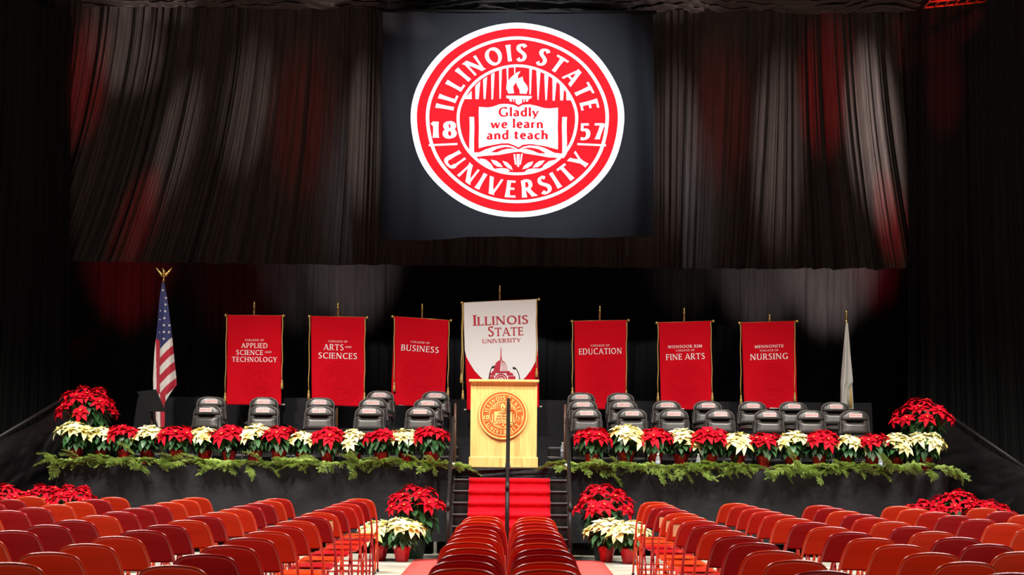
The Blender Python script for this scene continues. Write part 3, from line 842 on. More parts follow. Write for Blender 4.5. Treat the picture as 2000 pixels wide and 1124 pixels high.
# ------------------------------------------------------------------ banners
YBN = 26.25
def banner(name, corners, D, lines, label, ghost=None, red=True, extra=None, pole_px=None, top_px=None, cords=None, bottom_rod=True):
    (tl, tr, bl, br) = corners
    mid = ((tl[0] + tr[0]) / 2)
    base = P(mid, 800, D); base.z = ZS
    r = empty(name, base, 0, label, 'banner', 'banners standing along the back of the stage')
    O = Vector(base)
    sd = tl[0] * .01
    def wav(q):
        zz = (q.z - ZS)
        return -.02 + .012 * math.sin(q.x * 9 + sd * 3 + zz * 1.3) * min(1, (2.75 - zz) * .6) + .01 * nz(q.x * 3, zz * 1.1 + sd)
    def at(px, py, off=0.0):
        q = P(px, py, D); q.y += wav(q) - off; return q - O
    def bil(u, v):
        x = lerp(lerp(tl[0], tr[0], u), lerp(bl[0], br[0], u), v); y = lerp(lerp(tl[1], tr[1], u), lerp(bl[1], br[1], u), v)
        return x + 1.2 * nz(v * 3, sd) * v, y
    b = MB(); b.grid(lambda u, v: at(*bil(u, v)), 40, 60)
    cl = b.build('cloth', 'banner_red', r, solid=.004)
    ang = math.atan2(tr[1] - tl[1], tr[0] - tl[0]); ca, sa = math.cos(ang), math.sin(ang)
    if lines:
        for (txt, cx, cy, wpx, hpx, T) in lines:
            b = MB()
            def fn(x, y, cx=cx, cy=cy): return at(cx + x * ca + y * sa, cy + x * sa - y * ca, .007)
            text_at(b, txt, 0, 0, wpx, hpx, fn, T, T * .55, True, .2)
            b.build('lettering', 'letter_white', cl, smooth=False)
    if ghost:
        gx, gy, gr = ghost
        W, Dm = seal(lambda u, v, k: at(gx + gr * u, gy - gr * v, .004 + .0008 * k), True)
        W.build('ghosted_seal', 'banner_red_dark', cl, smooth=False)
    # crossbar with round ends
    b = MB(); p, q = P(tl[0] - 4, tl[1] + .5, D) - O, P(tr[0] + 4, tr[1] + .5, D) - O
    b.tube([p, q], .013, 10); bar = b.build('crossbar', 'gold', r)
    for e in (p, q):
        b = MB(); b.lathe([(.004, -.028), (.022, -.018), (.028, 0), (.022, .018), (.004, .028)], tuple(e), 12); b.build('finial', 'gold', bar)
    if bottom_rod:
        b = MB(); p, q = P(bl[0] - 4, bl[1] - 1, D) - O, P(br[0] + 4, br[1] - 1, D) - O
        b.tube([p, q], .012, 10); rod = b.build('bottom_rod', 'steel', r)
        for e in (p, q):
            b = MB(); b.lathe([(.004, -.02), (.018, -.012), (.021, 0), (.018, .012), (.004, .02)], tuple(e), 12); b.build('rod_end', 'steel', rod)
    # pole behind with a spear on top
    px = pole_px; zt = P(px, (tl[1] + tr[1]) / 2, D).z
    tip = P(px, top_px, D)
    b = MB(); xo = P(px, 700, D).x - O.x
    b.tube([(xo, .035, .02), (xo, .035, tip.z - ZS - .12)], .014, 10); pl = b.build('pole', 'pole_wood', r)
    b = MB(); zz = tip.z - ZS
    b.lathe([(.012, zz - .2), (.02, zz - .19), (.012, zz - .17), (.012, zz - .11), (.024, zz - .10), (.012, zz - .085), (.018, zz - .06), (.012, zz - .03), (.002, zz)], (xo, .035, 0), 12)
    b.build('spear_finial', 'gold', pl)
    b = MB(); b.lathe([(.16, 0), (.16, .012), (.05, .03), (.022, .06), (.022, .12)], (xo, .035, 0), 20); b.build('base', 'gold', r)
    for (x0, y0, x1, y1) in cords or ():
        b = MB(); a_, c_ = P(x0, y0, D - .03) - O, P(x1, y1, D - .03) - O
        k_ = 6
        pts = [a_.lerp(c_, i / k_) + Vector((.006 * math.sin(i * 2.1), -.01, 0)) for i in range(k_ + 1)]
        b.tube(pts, .008, 8); co = b.build('cord', 'gold_cord', r)
        b = MB(); e = pts[-1]
        b.lathe([(.010, .02), (.016, .005), (.012, -.01), (.02, -.05), (.024, -.13)], tuple(e), 10); b.build('tassel', 'gold_cord', co)
    if extra: extra(r, at, O, cl)
    return r
BT = .145
banner('college_banner', ((445, 616), (550, 617), (443.5, 791), (550.5, 792)), YBN,
       [('COLLEGE OF', 497.5, 665, 37, 3.6, .13), ('APPLIED', 497.5, 675.7, 51, 9.4, BT), ('SCIENCE', 488, 689.2, 52, 9.4, BT), ('AND', 524.5, 688.5, 13, 3.6, .13), ('TECHNOLOGY', 497.5, 702.7, 87, 9.6, BT)],
       'red banner lettered APPLIED SCIENCE AND TECHNOLOGY, leftmost on the stage', (508, 748, 40), pole_px=495, top_px=588, cords=[(443, 619, 440, 770), (552, 619, 551, 745)])
banner('college_banner', ((608, 618), (713, 620.5), (609, 791), (712, 795.5)), YBN,
       [('COLLEGE OF', 660.5, 667.5, 37, 3.6, .13), ('ARTS', 652, 679, 38, 11.5, BT), ('AND', 680.5, 678.5, 13, 3.6, .13), ('SCIENCES', 660, 695.7, 75, 11.5, BT)],
       'red banner lettered ARTS AND SCIENCES, standing on the stage', (666, 748, 42), pole_px=659, top_px=590, cords=[(605, 620, 603, 765), (713, 623, 712, 770)])
banner('college_banner', ((770.5, 618.5), (876.5, 626.5), (763.5, 792), (868, 797)), YBN,
       [('COLLEGE OF', 821, 669.5, 37, 3.6, .13), ('BUSINESS', 820.5, 681.8, 73, 11.5, BT)],
       'red banner lettered BUSINESS, between two rows of padded chairs and the white banner', (822, 745, 41), pole_px=823.5, top_px=592, cords=[(770, 621, 770, 750), (877, 629, 875, 760)])
banner('college_banner', ((1121, 628), (1223.5, 626), (1124, 797), (1225, 803)), YBN,
       [('COLLEGE OF', 1172, 675.5, 36, 3.6, .13), ('EDUCATION', 1172.3, 686.7, 83, 11.5, BT)],
       'red banner lettered EDUCATION, first one right of the lectern', (1178, 745, 42), pole_px=1171, top_px=596, cords=[(1118, 631, 1118, 760), (1224, 629, 1223, 765)])
banner('college_banner', ((1286.5, 631), (1389, 627.5), (1291, 798), (1391, 803)), YBN,
       [('WONSOOK KIM', 1337.5, 677.3, 66, 5.6, .15), ('COLLEGE OF', 1338, 685, 36, 3.4, .13), ('FINE ARTS', 1338.3, 697.2, 75, 11.5, BT)],
       'red banner lettered FINE ARTS, standing on the right half of the stage', (1342, 750, 40), pole_px=1336, top_px=600, cords=[(1285, 633, 1285, 770), (1388, 630, 1391, 770)])
banner('college_banner', ((1448, 631), (1552.5, 627.5), (1453, 798), (1556, 800)), YBN,
       [('MENNONITE', 1501.5, 677, 56, 5.6, .15), ('COLLEGE OF', 1502, 685, 36, 3.4, .13), ('NURSING', 1501.5, 697, 73, 11.5, BT)],
       'red banner lettered NURSING, rightmost of the red banners on the stage', (1506, 750, 40), pole_px=1503, top_px=612, cords=[(1446, 633, 1447, 775), (1552, 630, 1552, 770)])
def shield(r, at, O, cl):
    b = MB()
    # white shield over the red cloth
    def side(t): return t
    Lp = [(906, 592), (906.5, 640), (908, 685), (911, 698), (918, 711), (927, 725), (938, 737), (952, 748), (968, 757), (983, 763)]
    Rp = [(998, 757), (1014, 748), (1027, 737), (1037, 724), (1045, 709), (1049.5, 694), (1050.5, 680), (1049, 640), (1048.5, 585)]
    tp = [(1048.5, 585), (1012, 587.3), (977, 588.5), (940, 590.2)]
    pts = Lp + Rp + tp[1:]
    poly(b, [(x, -y) for x, y in pts], lambda x, y: at(x, -y, .010), 9)
    sh = b.build('white_shield', 'banner_white', cl)
    for (txt, cx, cy, wpx, hpx, T, cp, sl) in (('ILLINOIS', 978, 626.5, 106, 16.5, .15, 1.22, -.035), ('STATE', 987.5, 648.5, 68, 16, .15, 1.2, -.035), ('UNIVERSITY', 979.5, 666, 74, 7.6, .15, None, -.035)):
        b = MB(); ca, sa = math.cos(sl), math.sin(sl)
        text_at(b, txt, 0, 0, wpx, hpx, lambda x, y, cx=cx, cy=cy, ca=ca, sa=sa: at(cx + x * ca + y * sa, cy + x * sa - y * ca, .017), T, T * .5, True, .16, cp)
        b.build('lettering', 'letter_red', sh, smooth=False)
    # domed tower drawn in red
    b = MB()
    f = lambda x, y: at(978.5 + x, 742 - y, .017)
    fan(b, [[(-1, 42), (1, 42), (.5, 62), (-.5, 62)], [(-1.8, 38), (1.8, 38), (1.4, 43), (-1.4, 43)]], f)
    dome = [(-14, 17)] + [(-14 * math.cos(a), 17 + 21 * math.sin(a)) for a in [i * PI / 18 for i in range(1, 18)]] + [(14, 17)]
    half = [(-14, 17)] + [(-14 * math.cos(a), 17 + 21 * math.sin(a)) for a in [i * PI / 18 for i in range(1, 10)]] + [(-2, 17)]
    poly(b, half, f, 6)
    for k in range(1, 6):
        x = -2 + 2.6 * k; pr = []
        for i in range(7):
            t = i / 6; pr.append((1 + (x) * math.cos(t * PI / 2 * .96), 17 + 20 * math.sin(t * PI / 2)))
        fan(b, [[(p[0] - .35, p[1]), (p[0] + .35, p[1]), (q[0] + .35, q[1]), (q[0] - .35, q[1])] for p, q in zip(pr, pr[1:])], f)
    fan(b, [[(-18, 13.5), (18, 13.5), (17, 16.5), (-17, 16.5)], [(-23, 8), (-11, 8), (-11, 13), (-21, 13)], [(11, 8), (25, 8), (22, 13), (11, 13)],
            [(-24, -8), (-13, -8), (-13, 6.5), (-24, 6.5)], [(14, -8), (28, -8), (28, 6.5), (14, 6.5)]], f)
    for r0, r1 in ((9.5, 12), (5.5, 8)):
        qs = []
        for i in range(16):
            a, c = PI * i / 16, PI * (i + 1) / 16
            qs.append([(r0 * math.cos(a), r0 * math.sin(a)), (r1 * math.cos(a), r1 * math.sin(a)), (r1 * math.cos(c), r1 * math.sin(c)), (r0 * math.cos(c), r0 * math.sin(c))])
        fan(b, qs, f)
    for i in range(7):
        a = PI * i / 6; fan(b, [[(2 * math.cos(a) - .4, 2 * math.sin(a)), (2 * math.cos(a) + .4, 2 * math.sin(a)), (5 * math.cos(a) + .4, 5 * math.sin(a)), (5 * math.cos(a) - .4, 5 * math.sin(a))]], f)
    b.build('dome_drawing', 'letter_red', sh, smooth=False)
banner('university_banner', ((906, 592), (1048.5, 585), (912, 802), (1053, 796)), 26.1, None,
       'white shield banner with red lettering and dome, over red cloth behind the lectern', None, pole_px=975, top_px=556, cords=[(903, 594, 901, 733), (904, 594, 904, 765), (1048, 588, 1048, 722)], extra=shield)

# ------------------------------------------------------------------ flags
def us_flag():
    D = 25.9
    O = P(317, 800, D); O.z = ZS
    r = empty('national_flag', O, 0, 'furled stars and stripes flag on a pole topped by a gold eagle', 'flag')
    Lt = [(553, 317.5), (575, 314), (600, 311.5), (640, 307), (690, 301.5), (740, 299), (765, 299.5), (790, 302), (820, 303.5), (836, 309)]
    Rt = [(553, 322), (575, 326.5), (600, 331), (640, 337), (690, 341), (740, 345.5), (753, 346), (760, 341), (790, 323), (812, 325), (836, 324)]
    def uv(u, v):
        py = lerp(553, 836, v); return lerp(pw(py, Lt), pw(py, Rt), u), py
    def col(u, v):
        x, y = uv(u, v)
        crease = pw(y, [(553, 316), (600, 314), (680, 313.8), (760, 314), (836, 314)])
        q = y + .95 * (x - 339)
        if y > 765 and x < 326 and q > 745:
            return 0 if x < 304.5 else (1 if x < 314 else 0)
        if x < crease:
            if y < 662 + (x - 305) * .6: return 2
            return 0 if x > 304.6 + (y - 680) * .012 else 1
        if q < 659.5: return 2
        return 1 if int((q - 659.5) // 17) % 2 == 0 else 0
    def g(u, v):
        x, y = uv(u, v)
        q = P(x, y, D)
        s = (x - 314)
        q.y += -.05 - (.07 * math.sin(min(1, max(0, s / 30)) * PI) if s > 0 else -.05 * min(1, -s / 6)) * sstep(560, 640, y) - .015 * math.sin(u * 14 + v * 5) * v
        return q - O
    b = MB(); b.grid(g, 64, 240, mf=col)
    cl = b.build('flag_cloth', ['flag_red', 'flag_white', 'flag_blue'], r, solid=.004)
    b = MB()
    for (zx, zy) in ((764, 242), (763, 272), (762, 303), (759, 335), (757, 367), (782, 368), (757, 398), (781, 399), (756, 429), (749, 206), (738, 300), (735, 340), (733, 398)):
        x, y = zx * .427, 480 + zy * .427
        u = (x - pw(y, Lt)) / (pw(y, Rt) - pw(y, Lt)); v = (y - 553) / 283
        if not 0 < u < 1: continue
        c0 = g(u, v) + Vector((0, -.012, 0)); rr = .026 if zx > 742 else .015
        b.add([c0] + [c0 + Vector(((rr if i % 2 == 0 else rr * .4) * math.sin(i * PI / 5), 0, (rr if i % 2 == 0 else rr * .4) * math.cos(i * PI / 5))) for i in range(10)], [(0, 1 + (i + 1) % 10, 1 + i) for i in range(10)])
    b.build('stars', 'flag_white', cl, smooth=False)
    top = P(319, 549, D) - O
    b = MB(); b.tube([(0, .03, .02), (top.x, .0, top.z)], .016, 10); b.build('pole', 'pole_wood', r)
    b = MB(); b.lathe([(.2, 0), (.2, .015), (.06, .04), (.025, .08), (.025, .15)], (0, .03, 0), 20); b.build('base', 'gold', r)
    # gold eagle with raised wings
    e = P(320, 540, D) - O
    b = MB()
    b.lathe([(.02, -.08), (.03, -.07), (.012, -.05), (.014, -.01), (.028, .0), (.02, .015)], tuple(e), 12)
    b.tube(spline([(e.x, e.y, e.z + .01), (e.x + .005, e.y - .01, e.z + .05), (e.x, e.y - .015, e.z + .09), (e.x - .01, e.y - .03, e.z + .115), (e.x - .02, e.y - .05, e.z + .118)], 4),
           [.012, .016, .022, .026, .028, .03, .029, .027, .024, .02, .016, .014, .015, .016, .012, .008, .003], 10)
    body = b.build('eagle', 'gold', r)
    for sx in (-1, 1):
        b = MB()
        def gw(u, v):
            a = Vector((sx * .02, 0, .05)).lerp(Vector((sx * (.125), .02, .15)), u)
            ww = .05 * (1 - u) ** .6 + .008
            return e + a + Vector((sx * .01 * v, -.02 * math.sin(v * PI), -ww * v * 1.3 + .008 * math.sin(u * 18) * v))
        b.grid(gw, 12, 4); b.build('wing', 'gold', body, solid=.008)
us_flag()
def white_flag():
    D = 26.0
    O = P(1654, 800, D); O.z = ZS
    r = empty('state_flag', O, 0, 'plain white furled flag on a dark pole, far right of the stage', 'flag')
    Lt = [(631, 1651), (680, 1646), (720, 1642.5), (748, 1640.5), (796, 1640)]
    Rt = [(631, 1654.5), (680, 1659.5), (720, 1663.5), (747, 1666), (752, 1662), (760, 1657), (780, 1656), (796, 1656)]
    def g(u, v):
        y = lerp(631, 796, v); x = lerp(pw(y, Lt), pw(y, Rt), u)
        q = P(x, y, D); q.y += -.05 - .05 * math.sin(u * PI * 1.6 + .3) * sstep(640, 700, y) + .02 * math.sin(u * 11 + v * 3) * v
        return q - O
    b = MB(); b.grid(g, 40, 120); b.build('flag_cloth', 'flag_cream', r, solid=.004)
    b = MB()
    def g2(u, v):
        y = lerp(742, 800, v); x = lerp(1656, 1667, u) - (3 * (1 - v) * u)
        q = P(x, y, D + .06); q.y += .015 * math.sin(u * 6); return q - O
    b.grid(g2, 8, 20); b.build('flag_fold', 'flag_cream', r, solid=.004)
    tip = P(1653.5, 603, D) - O
    b = MB(); b.tube([(.03, .03, .02), (tip.x, .02, tip.z - .22)], .018, 10); pl = b.build('pole', 'pole_wood', r)
    b = MB(); b.lathe([(.02, -.24), (.026, -.22), (.014, -.2), (.012, -.13), (.026, -.11), (.014, -.09), (.02, -.06), (.002, 0)], tuple(tip + Vector((0, .02, 0))), 12); b.build('spear_finial', 'gold', pl)
    b = MB(); b.lathe([(.2, 0), (.2, .015), (.06, .04), (.025, .08), (.025, .15)], (.03, .03, 0), 20); b.build('base', 'gold', r)
    b = MB(); p = P(1661.5, 797, D - .05) - O; b.tube([p, p + Vector((0, 0, .16)), p + Vector((-.01, 0, .34))], [.03, .022, .008], 8); b.build('gold_fringe', 'gold_cord', r)
white_flag()

# ------------------------------------------------------------------ music stand
def music_stand():
    D = 23.6
    x = P(297, 800, D).x
    r = empty('music_stand', (x, D, ZS), 0, 'black music stand with a tilted desk, in front of the striped flag', 'music stand')
    pts = [P(268, 766, D + .10), P(304, 762, D + .14), P(322, 803, D - .12), P(289, 806, D - .16)]
    O = Vector(r.location)
    b = MB(); n = Vector((.25, .5, .45)).normalized() * .012
    a = [p - O for p in pts]
    b.add(a + [p + n for p in a], [(0, 1, 2, 3), (7, 6, 5, 4), (0, 4, 5, 1), (1, 5, 6, 2), (2, 6, 7, 3), (3, 7, 4, 0)])
    d = b.build('desk', 'desk_black', r, smooth=False)
    b = MB(); b.box((a[2] + a[3]) / 2 + Vector((0, -.03, .005)), ((a[2] - a[3]).length, .06, .012)); b.build('ledge', 'black_metal', d, smooth=False)
    b = MB(); b.tube([(0, 0, .08), (0, 0, .70)], .014, 8); b.tube([(0, 0, .5), (0, 0, .78)], .01, 8); b.build('shaft', 'brown_rail', r)
    for k in range(3):
        an = 2 * PI * k / 3 + .4
        b = MB(); b.tube([(0, 0, .16), (.16 * math.cos(an), .16 * math.sin(an), .06), (.26 * math.cos(an), .26 * math.sin(an), .012)], .01, 8); b.build('leg', 'black_metal', r)
music_stand()

# ------------------------------------------------------------------ padded stage chairs (facing the audience)
def padded_chair_meshes():
    out = {}
    W = .222
    def halfw(t):      # t along the height of the back: flared foot, waist, rounded arch
        k = pw(t, [(0, 1.02), (.08, .99), (.2, .945), (.35, .92), (.5, .93), (.62, .935)])
        if t < .62: return W * k
        s = (t - .62) / .38
        return W * .935 * max(0.0, 1 - s ** 2.6) ** (1 / 2.3)
    z0, z1 = .525, .865
    def bulge(t):
        low = math.exp(-((t - .26) / .27) ** 6)
        top = math.exp(-((t - .80) / .22) ** 8)
        return .022 + .062 * low + .050 * top
    b = MB()
    def front(u, v):
        t = 1 - v
        s = 2 * u - 1; w_ = halfw(t) + .002
        crease = 1 - 1.7 * math.exp(-((t - .545) / (.035 if t > .545 else .07)) ** 2) * (1 if abs(s) < .5 else math.exp(-((abs(s) - .5) / .1) ** 2))
        y = -bulge(t) * crease * (1 - abs(s) ** 5) ** .6
        return (s * w_, y + .115 - .0 + .075 * (t - .5) - .02, lerp(z0, z1, t))
    def back(u, v):
        t = 1 - v; s = 1 - 2 * u
        return (s * (halfw(t) + .002), .03 * (1 - abs(s) ** 4) * (1 - t ** 8) + .095 + .075 * (t - .5) , lerp(z0, z1, t))
    b.grid(front, 32, 72); b.grid(back, 20, 24)
    out['backrest'] = b.mesh('backrest', 'leather')
    b = MB()  # welt around the back
    pts = []
    for i in range(41):
        t = i / 40; pts.append((-(halfw(t * .995) + .004), .095 + .075 * (t - .5), lerp(z0, z1, t)))
    pts += [(-p[0], p[1], p[2]) for p in reversed(pts[:-1])]
    b.tube(pts, .011, 8); out['piping'] = b.mesh('piping', 'leather')
    b = MB()
    def ft(x, y): return Vector((x, 0, y))
    zc = lerp(z0, z1, .80)
    b.grid(lambda u, v: (lerp(-.096, .096, u), front(.5 + lerp(-.096, .096, u) / (2 * W), 1 - (lerp(zc - .029, zc + .029, 1 - v) - z0) / (z1 - z0))[1] - .004, lerp(zc - .029, zc + .029, 1 - v)), 10, 3)
    out['logo'] = b.mesh('logo', 'logo_patch')
    b = MB()
    text_at(b, 'ILLINOIS STATE', 0, zc, .168, .030, lambda x, y: Vector((x, front(.5 + x / (2 * W), 1 - (y - z0) / (z1 - z0))[1] - .0065, y)), .19, .11, True, .2)
    out['lettering'] = b.mesh('lettering', 'logo_red', False)
    b = MB()
    def seat_pt(u, v, top):
        s = 2 * u - 1; q = 2 * v - 1
        k = (1 - abs(s) ** 6) ** .5 * (1 - abs(q) ** 6) ** .5
        return (s * .222, -.17 + q * .235, (.455 + .05 * k - .02 * v * 0) if top else (.455 - .03 * k))
    b.grid(lambda u, v: seat_pt(u, v, True), 18, 18); b.grid(lambda u, v: seat_pt(1 - u, v, False), 18, 18)
    out['seat'] = b.mesh('seat', 'leather')
    b = MB()
    b.tube(spline([(-.232, -.30, .015), (-.232, -.08, .40), (-.232, .06, .46), (-.232, .10, .60), (-.226, .13, .70)], 5), .013, 8); out['legL'] = b.mesh('leg', 'black_metal')
    b = MB()
    b.tube(spline([(-.212, .24, .015), (-.212, .04, .30), (-.212, -.12, .44)], 5), .013, 8); out['rearL'] = b.mesh('leg', 'black_metal')
    b = MB()
    b.tube(spline([(.232, -.30, .015), (.232, -.08, .40), (.232, .06, .46), (.232, .10, .60), (.226, .13, .70)], 5), .013, 8); out['legR'] = b.mesh('leg', 'black_metal')
    b = MB()
    b.tube(spline([(.212, .24, .015), (.212, .04, .30), (.212, -.12, .44)], 5), .013, 8); out['rearR'] = b.mesh('leg', 'black_metal')
    b = MB(); b.tube([(-.232, -.24, .12), (.232, -.24, .12)], .009, 8); b.tube([(-.212, .2, .08), (.212, .2, .08)], .009, 8); out['stretcher'] = b.mesh('stretcher', 'black_metal')
    return out
PC = padded_chair_meshes()
def padded_chair(px, py, zbase, rz, label):
    """px, py: pixel of the middle of the chair's top edge"""
    q = G(px, py, ZS + zbase + .865) if False else None
    return None
def place_padded(px, D, zbase, rz, label):
    q = P(px, 800, D)
    r = empty('padded_chair', (q.x, D, ZS + zbase), rz, label, 'padded chair', 'black padded chairs on the stage')
    bk = put('backrest', PC['backrest'], r); put('piping', PC['piping'], bk)
    lg = put('logo', PC['logo'], bk)
    if not lg.get('label'): lg['label'] = 'small pale patch with red lettering'
    me = PC['lettering']; o = put('logo_lettering', me, bk)
    put('seat', PC['seat'], r); put('leg', PC['legL'], r); put('leg', PC['legR'], r); put('leg', PC['rearL'], r); put('leg', PC['rearR'], r); put('stretcher', PC['stretcher'], r)
ORD = ['first', 'second', 'third', 'fourth', 'fifth', 'sixth', 'seventh', 'eighth', 'ninth', 'tenth', 'eleventh', 'twelfth', 'thirteenth', 'fourteenth']
rowname = ('front row', 'second row', 'back row')
stage_rows = {
    ('left', 0): [820, 720, 622, 512, 399], ('left', 1): [835, 728, 624, 513.5, 412], ('left', 2): [850, 741],
    ('right', 0): [1146, 1235, 1317, 1409, 1505, 1587, 1673], ('right', 1): [1139, 1218, 1304, 1384.5, 1472.5, 1552.5, 1634.5], ('right', 2): [1136, 1213]}
DR = (23.55, 24.45, 25.5)
rnd = random.Random(4)
for (side, k), xs in stage_rows.items():
    for i, px in enumerate(xs):
        rz = R(rnd.uniform(-3, 3)) + R(-4 if side == 'left' else 4) * i / 7
        if side == 'left' and i == 4: rz = R(-14 if k == 0 else 10)
        if side == 'left' and k == 0 and i == 0: rz = R(-2)
        n = 'next to the lectern' if i == 0 else '%s from the lectern' % ORD[i]
        place_padded(px, DR[k], (0, .15, .30)[k], rz, 'black padded chair, %s %s of the lectern, %s' % (rowname[k], side, n))

# ------------------------------------------------------------------ red metal folding chairs (facing the stage, seen from behind)
CHH = .866
def folding_chair_meshes(m):
    out = {}
    half = [(.205, .22, .012), (.206, .12, .22), (.206, .02, .43), (.203, -.06, .58), (.196, -.115, .68), (.182, -.158, .765), (.158, -.182, .825), (.115, -.192, .853), (.055, -.196, .8625), (0, -.197, .8655)]
    pts = [(-x, y, z) for x, y, z in half] + list(reversed(half[:-1]))
    b = MB(); b.tube(spline(pts, 4), .011, 8); out['frame'] = b.mesh('frame', m)
    b = MB()
    zs0 = .655
    prof = [(h[2], h[0], h[1]) for h in half]
    def at_z(z):
        for (za, xa, ya), (zb, xb, yb) in zip(prof, prof[1:]):
            if z <= zb: t = (z - za) / (zb - za); return lerp(xa, xb, t), lerp(ya, yb, t)
        return 0.0, -.197
    def gp(u, v):
        s = 2 * u - 1
        z = lerp(.8600, zs0, v ** 1.0)
        hw, y = at_z(z)
        # arched sheet: the upper edge follows the tube
        x = s * max(hw, .0)
        return (x, y + .032 * (1 - s * s) * min(1, v * 3 + .1) + .004, z - .006 * (1 - s * s) * v)
    # denser rows near the arch
    b.grid(lambda u, v: gp(u, v ** 2.2), 18, 20)
    def lip(u, v):
        p = gp(u, 1.0); return (p[0], p[1] + .012 * math.sin(v * PI), p[2] - .010 * (1 - math.cos(v * PI)) * .5 - .0)
    b.grid(lip, 18, 4)
    out['backrest'] = b.mesh('backrest', m.replace('chair', 'sheet'))
    b = MB()
    def sp(u, v, top):
        s, q = 2 * u - 1, 2 * v - 1
        w_ = .186 * (1 - .05 * v) ; e = (1 - abs(s) ** 8) ** .5 * (1 - abs(q) ** 8) ** .5
        x = s * w_ * (1 - .12 * max(0, q) ** 6); 
        return (x, .035 + q * .185, .432 + .012 * q + (.014 * e if top else -.012 * e))
    b.grid(lambda u, v: sp(u, v, True), 14, 14); b.grid(lambda u, v: sp(1 - u, v, False), 14, 14)
    out['seat'] = b.mesh('seat', m)
    for sx, k in ((-1, 'legL'), (1, 'legR')):
        b = MB(); b.tube([(sx * .188, .10, .425), (sx * .188, -.02, .24), (sx * .190, -.17, .012)], .010, 8)
        b.tube([(sx * .190, -.168, .03), (sx * .190, -.178, .0)], .014, 8, mi=1)
        b.tube([(sx * .205, .214, .03), (sx * .205, .226, .0)], .016, 8, mi=1)
        out[k] = b.mesh('leg', [m, 'rubber'])
    b = MB(); b.tube([(-.189, -.115, .10), (.189, -.115, .10)], .008, 6); b.tube([(-.205, .165, .13), (.205, .165, .13)], .008, 6)
    b.tube([(-.203, -.055, .575), (-.188, .02, .43)], .006, 6); b.tube([(.203, -.055, .575), (.188, .02, .43)], .006, 6)
    out['crossbar'] = b.mesh('crossbar', m)
    return out
FC = {k: folding_chair_meshes(m) for k, m in (('O', 'chair_orange'), ('R', 'chair_red'), ('C', 'chair_crimson'))}
CNAME = {'O': 'orange-red', 'R': 'bright red', 'C': 'dark crimson'}
def folding_chair(pos, rz, colour, label, group):
    r = empty('folding_chair', pos, rz, label, 'folding chair', group)
    M = FC[colour]
    put('frame', M['frame'], r); put('backrest', M['backrest'], r); put('seat', M['seat'], r)
    put('leg', M['legL'], r); put('leg', M['legR'], r); put('crossbar', M['crossbar'], r)
    return r
rnd = random.Random(11)
TOPZ = .878
placed = {}
def column(key, desc, front, last, nlast, colours, rot, group, jit=.02):
    """front/last: pixels of the top middle of the first chair and of chair number nlast of the column"""
    A = G(*front, TOPZ); B = G(*last, TOPZ)
    for i, cch in enumerate(colours):
        t = i / nlast
        p = A.lerp(B, t)
        p.x += rnd.uniform(-jit, jit) * .6; p.y += rnd.uniform(-jit, jit)
        rz = R(rot + rnd.uniform(-2.5, 2.5))
        off = Vector((0, .197, 0)); off.rotate(Matrix.Rotation(rz, 3, 'Z'))
        pos = Vector((p.x + off.x, p.y + off.y, 0.016 if 'middle' in desc else 0.0))
        where = 'nearest the stage' if i == 0 else '%s from the stage' % ORD[i]
        placed[(key, i)] = folding_chair(pos, rz, cch, '%s folding chair, %s, %s' % (CNAME[cch], where, desc), group)
GL_, GR_, GM_ = 'folding chairs left of the red carpet', 'folding chairs right of the red carpet', 'folding chairs on the red carpet'
column('L1', 'aisle column left of the carpet', (701, 974), (335, 1103), 13, 'OCRRCOCORORRCO', 0, GL_)
column('L2', 'second column left of the aisle', (541, 973.5), (15, 1098), 13, 'ROCCOOCOCCOOOO', 0, GL_)
column('L3', 'third column left of the aisle', (382, 971.5), (27, 1036), 9, 'OOOCCCOCCCO', 0, GL_)
column('L4', 'fourth column left of the aisle', (220, 971), (15, 997), 5, 'OCOOCCO', 0, GL_)
column('L5', 'far left column, beyond the fourth', (60, 969.5), (-22, 981), 2, 'OCC', 0, GL_)
column('R1', 'aisle column right of the carpet', (1279, 980.3), (1607, 1114.5), 13, 'OOCCOORCOCCOOC', 1, GR_)
column('R2', 'second column right of the aisle', (1438, 983), (1891, 1097), 12, 'ORRRROCOCOOOOR', 1, GR_)
column('R3', 'third column right of the aisle', (1604, 987), (1930, 1062), 9, 'RCOCROCOCCO', 1, GR_)
column('R4', 'fourth column right of the aisle', (1755, 988.5), (1965, 1022), 5, 'OORCCOO', 1, GR_)
column('R5', 'far right column, beyond the fourth', (1922, 992), (2005, 1005.5), 2, 'OCO', 1, GR_)
column('M1', 'left middle column on the red carpet', (941, 1011.6), (900, 1117), 11, 'OOOCRROOOCCO', 0, GM_, .03)
column('M2', 'right middle column on the red carpet', (1041, 1013), (1069, 1119), 11, 'OORROCCOCCOO', 0, GM_, .03)
# cream cards taped to a few chair backs
def card(key, dx, label):
    ch = placed[key]; M_ = Matrix.Translation(ch.location) @ Matrix.Rotation(ch.rotation_euler.z, 4, 'Z')
    b = MB()
    def g(u, v):
        x = lerp(dx - .045, dx + .045, u); z = lerp(.80, .69, v)
        y = lerp(-.163, -.116, v) + .030 * (1 - (x / .19) ** 2) - .012
        return (x, y, z)
    b.grid(g, 6, 8)
    o = b.build('reserved_card', 'card', solid=.002); o.matrix_world = M_
    tag(o, label, 'card', 'cream cards on chair backs')
card(('L1', 5), .085, 'cream card taped to a chair back left of the carpet')
card(('R1', 3), -.10, 'cream card on a chair right of the carpet, nearest the stage of three')
card(('R1', 4), -.10, 'cream card on a chair back right of the carpet, middle of three')
card(('R1', 5), -.10, 'cream card on a chair right of the carpet, farthest from the stage')

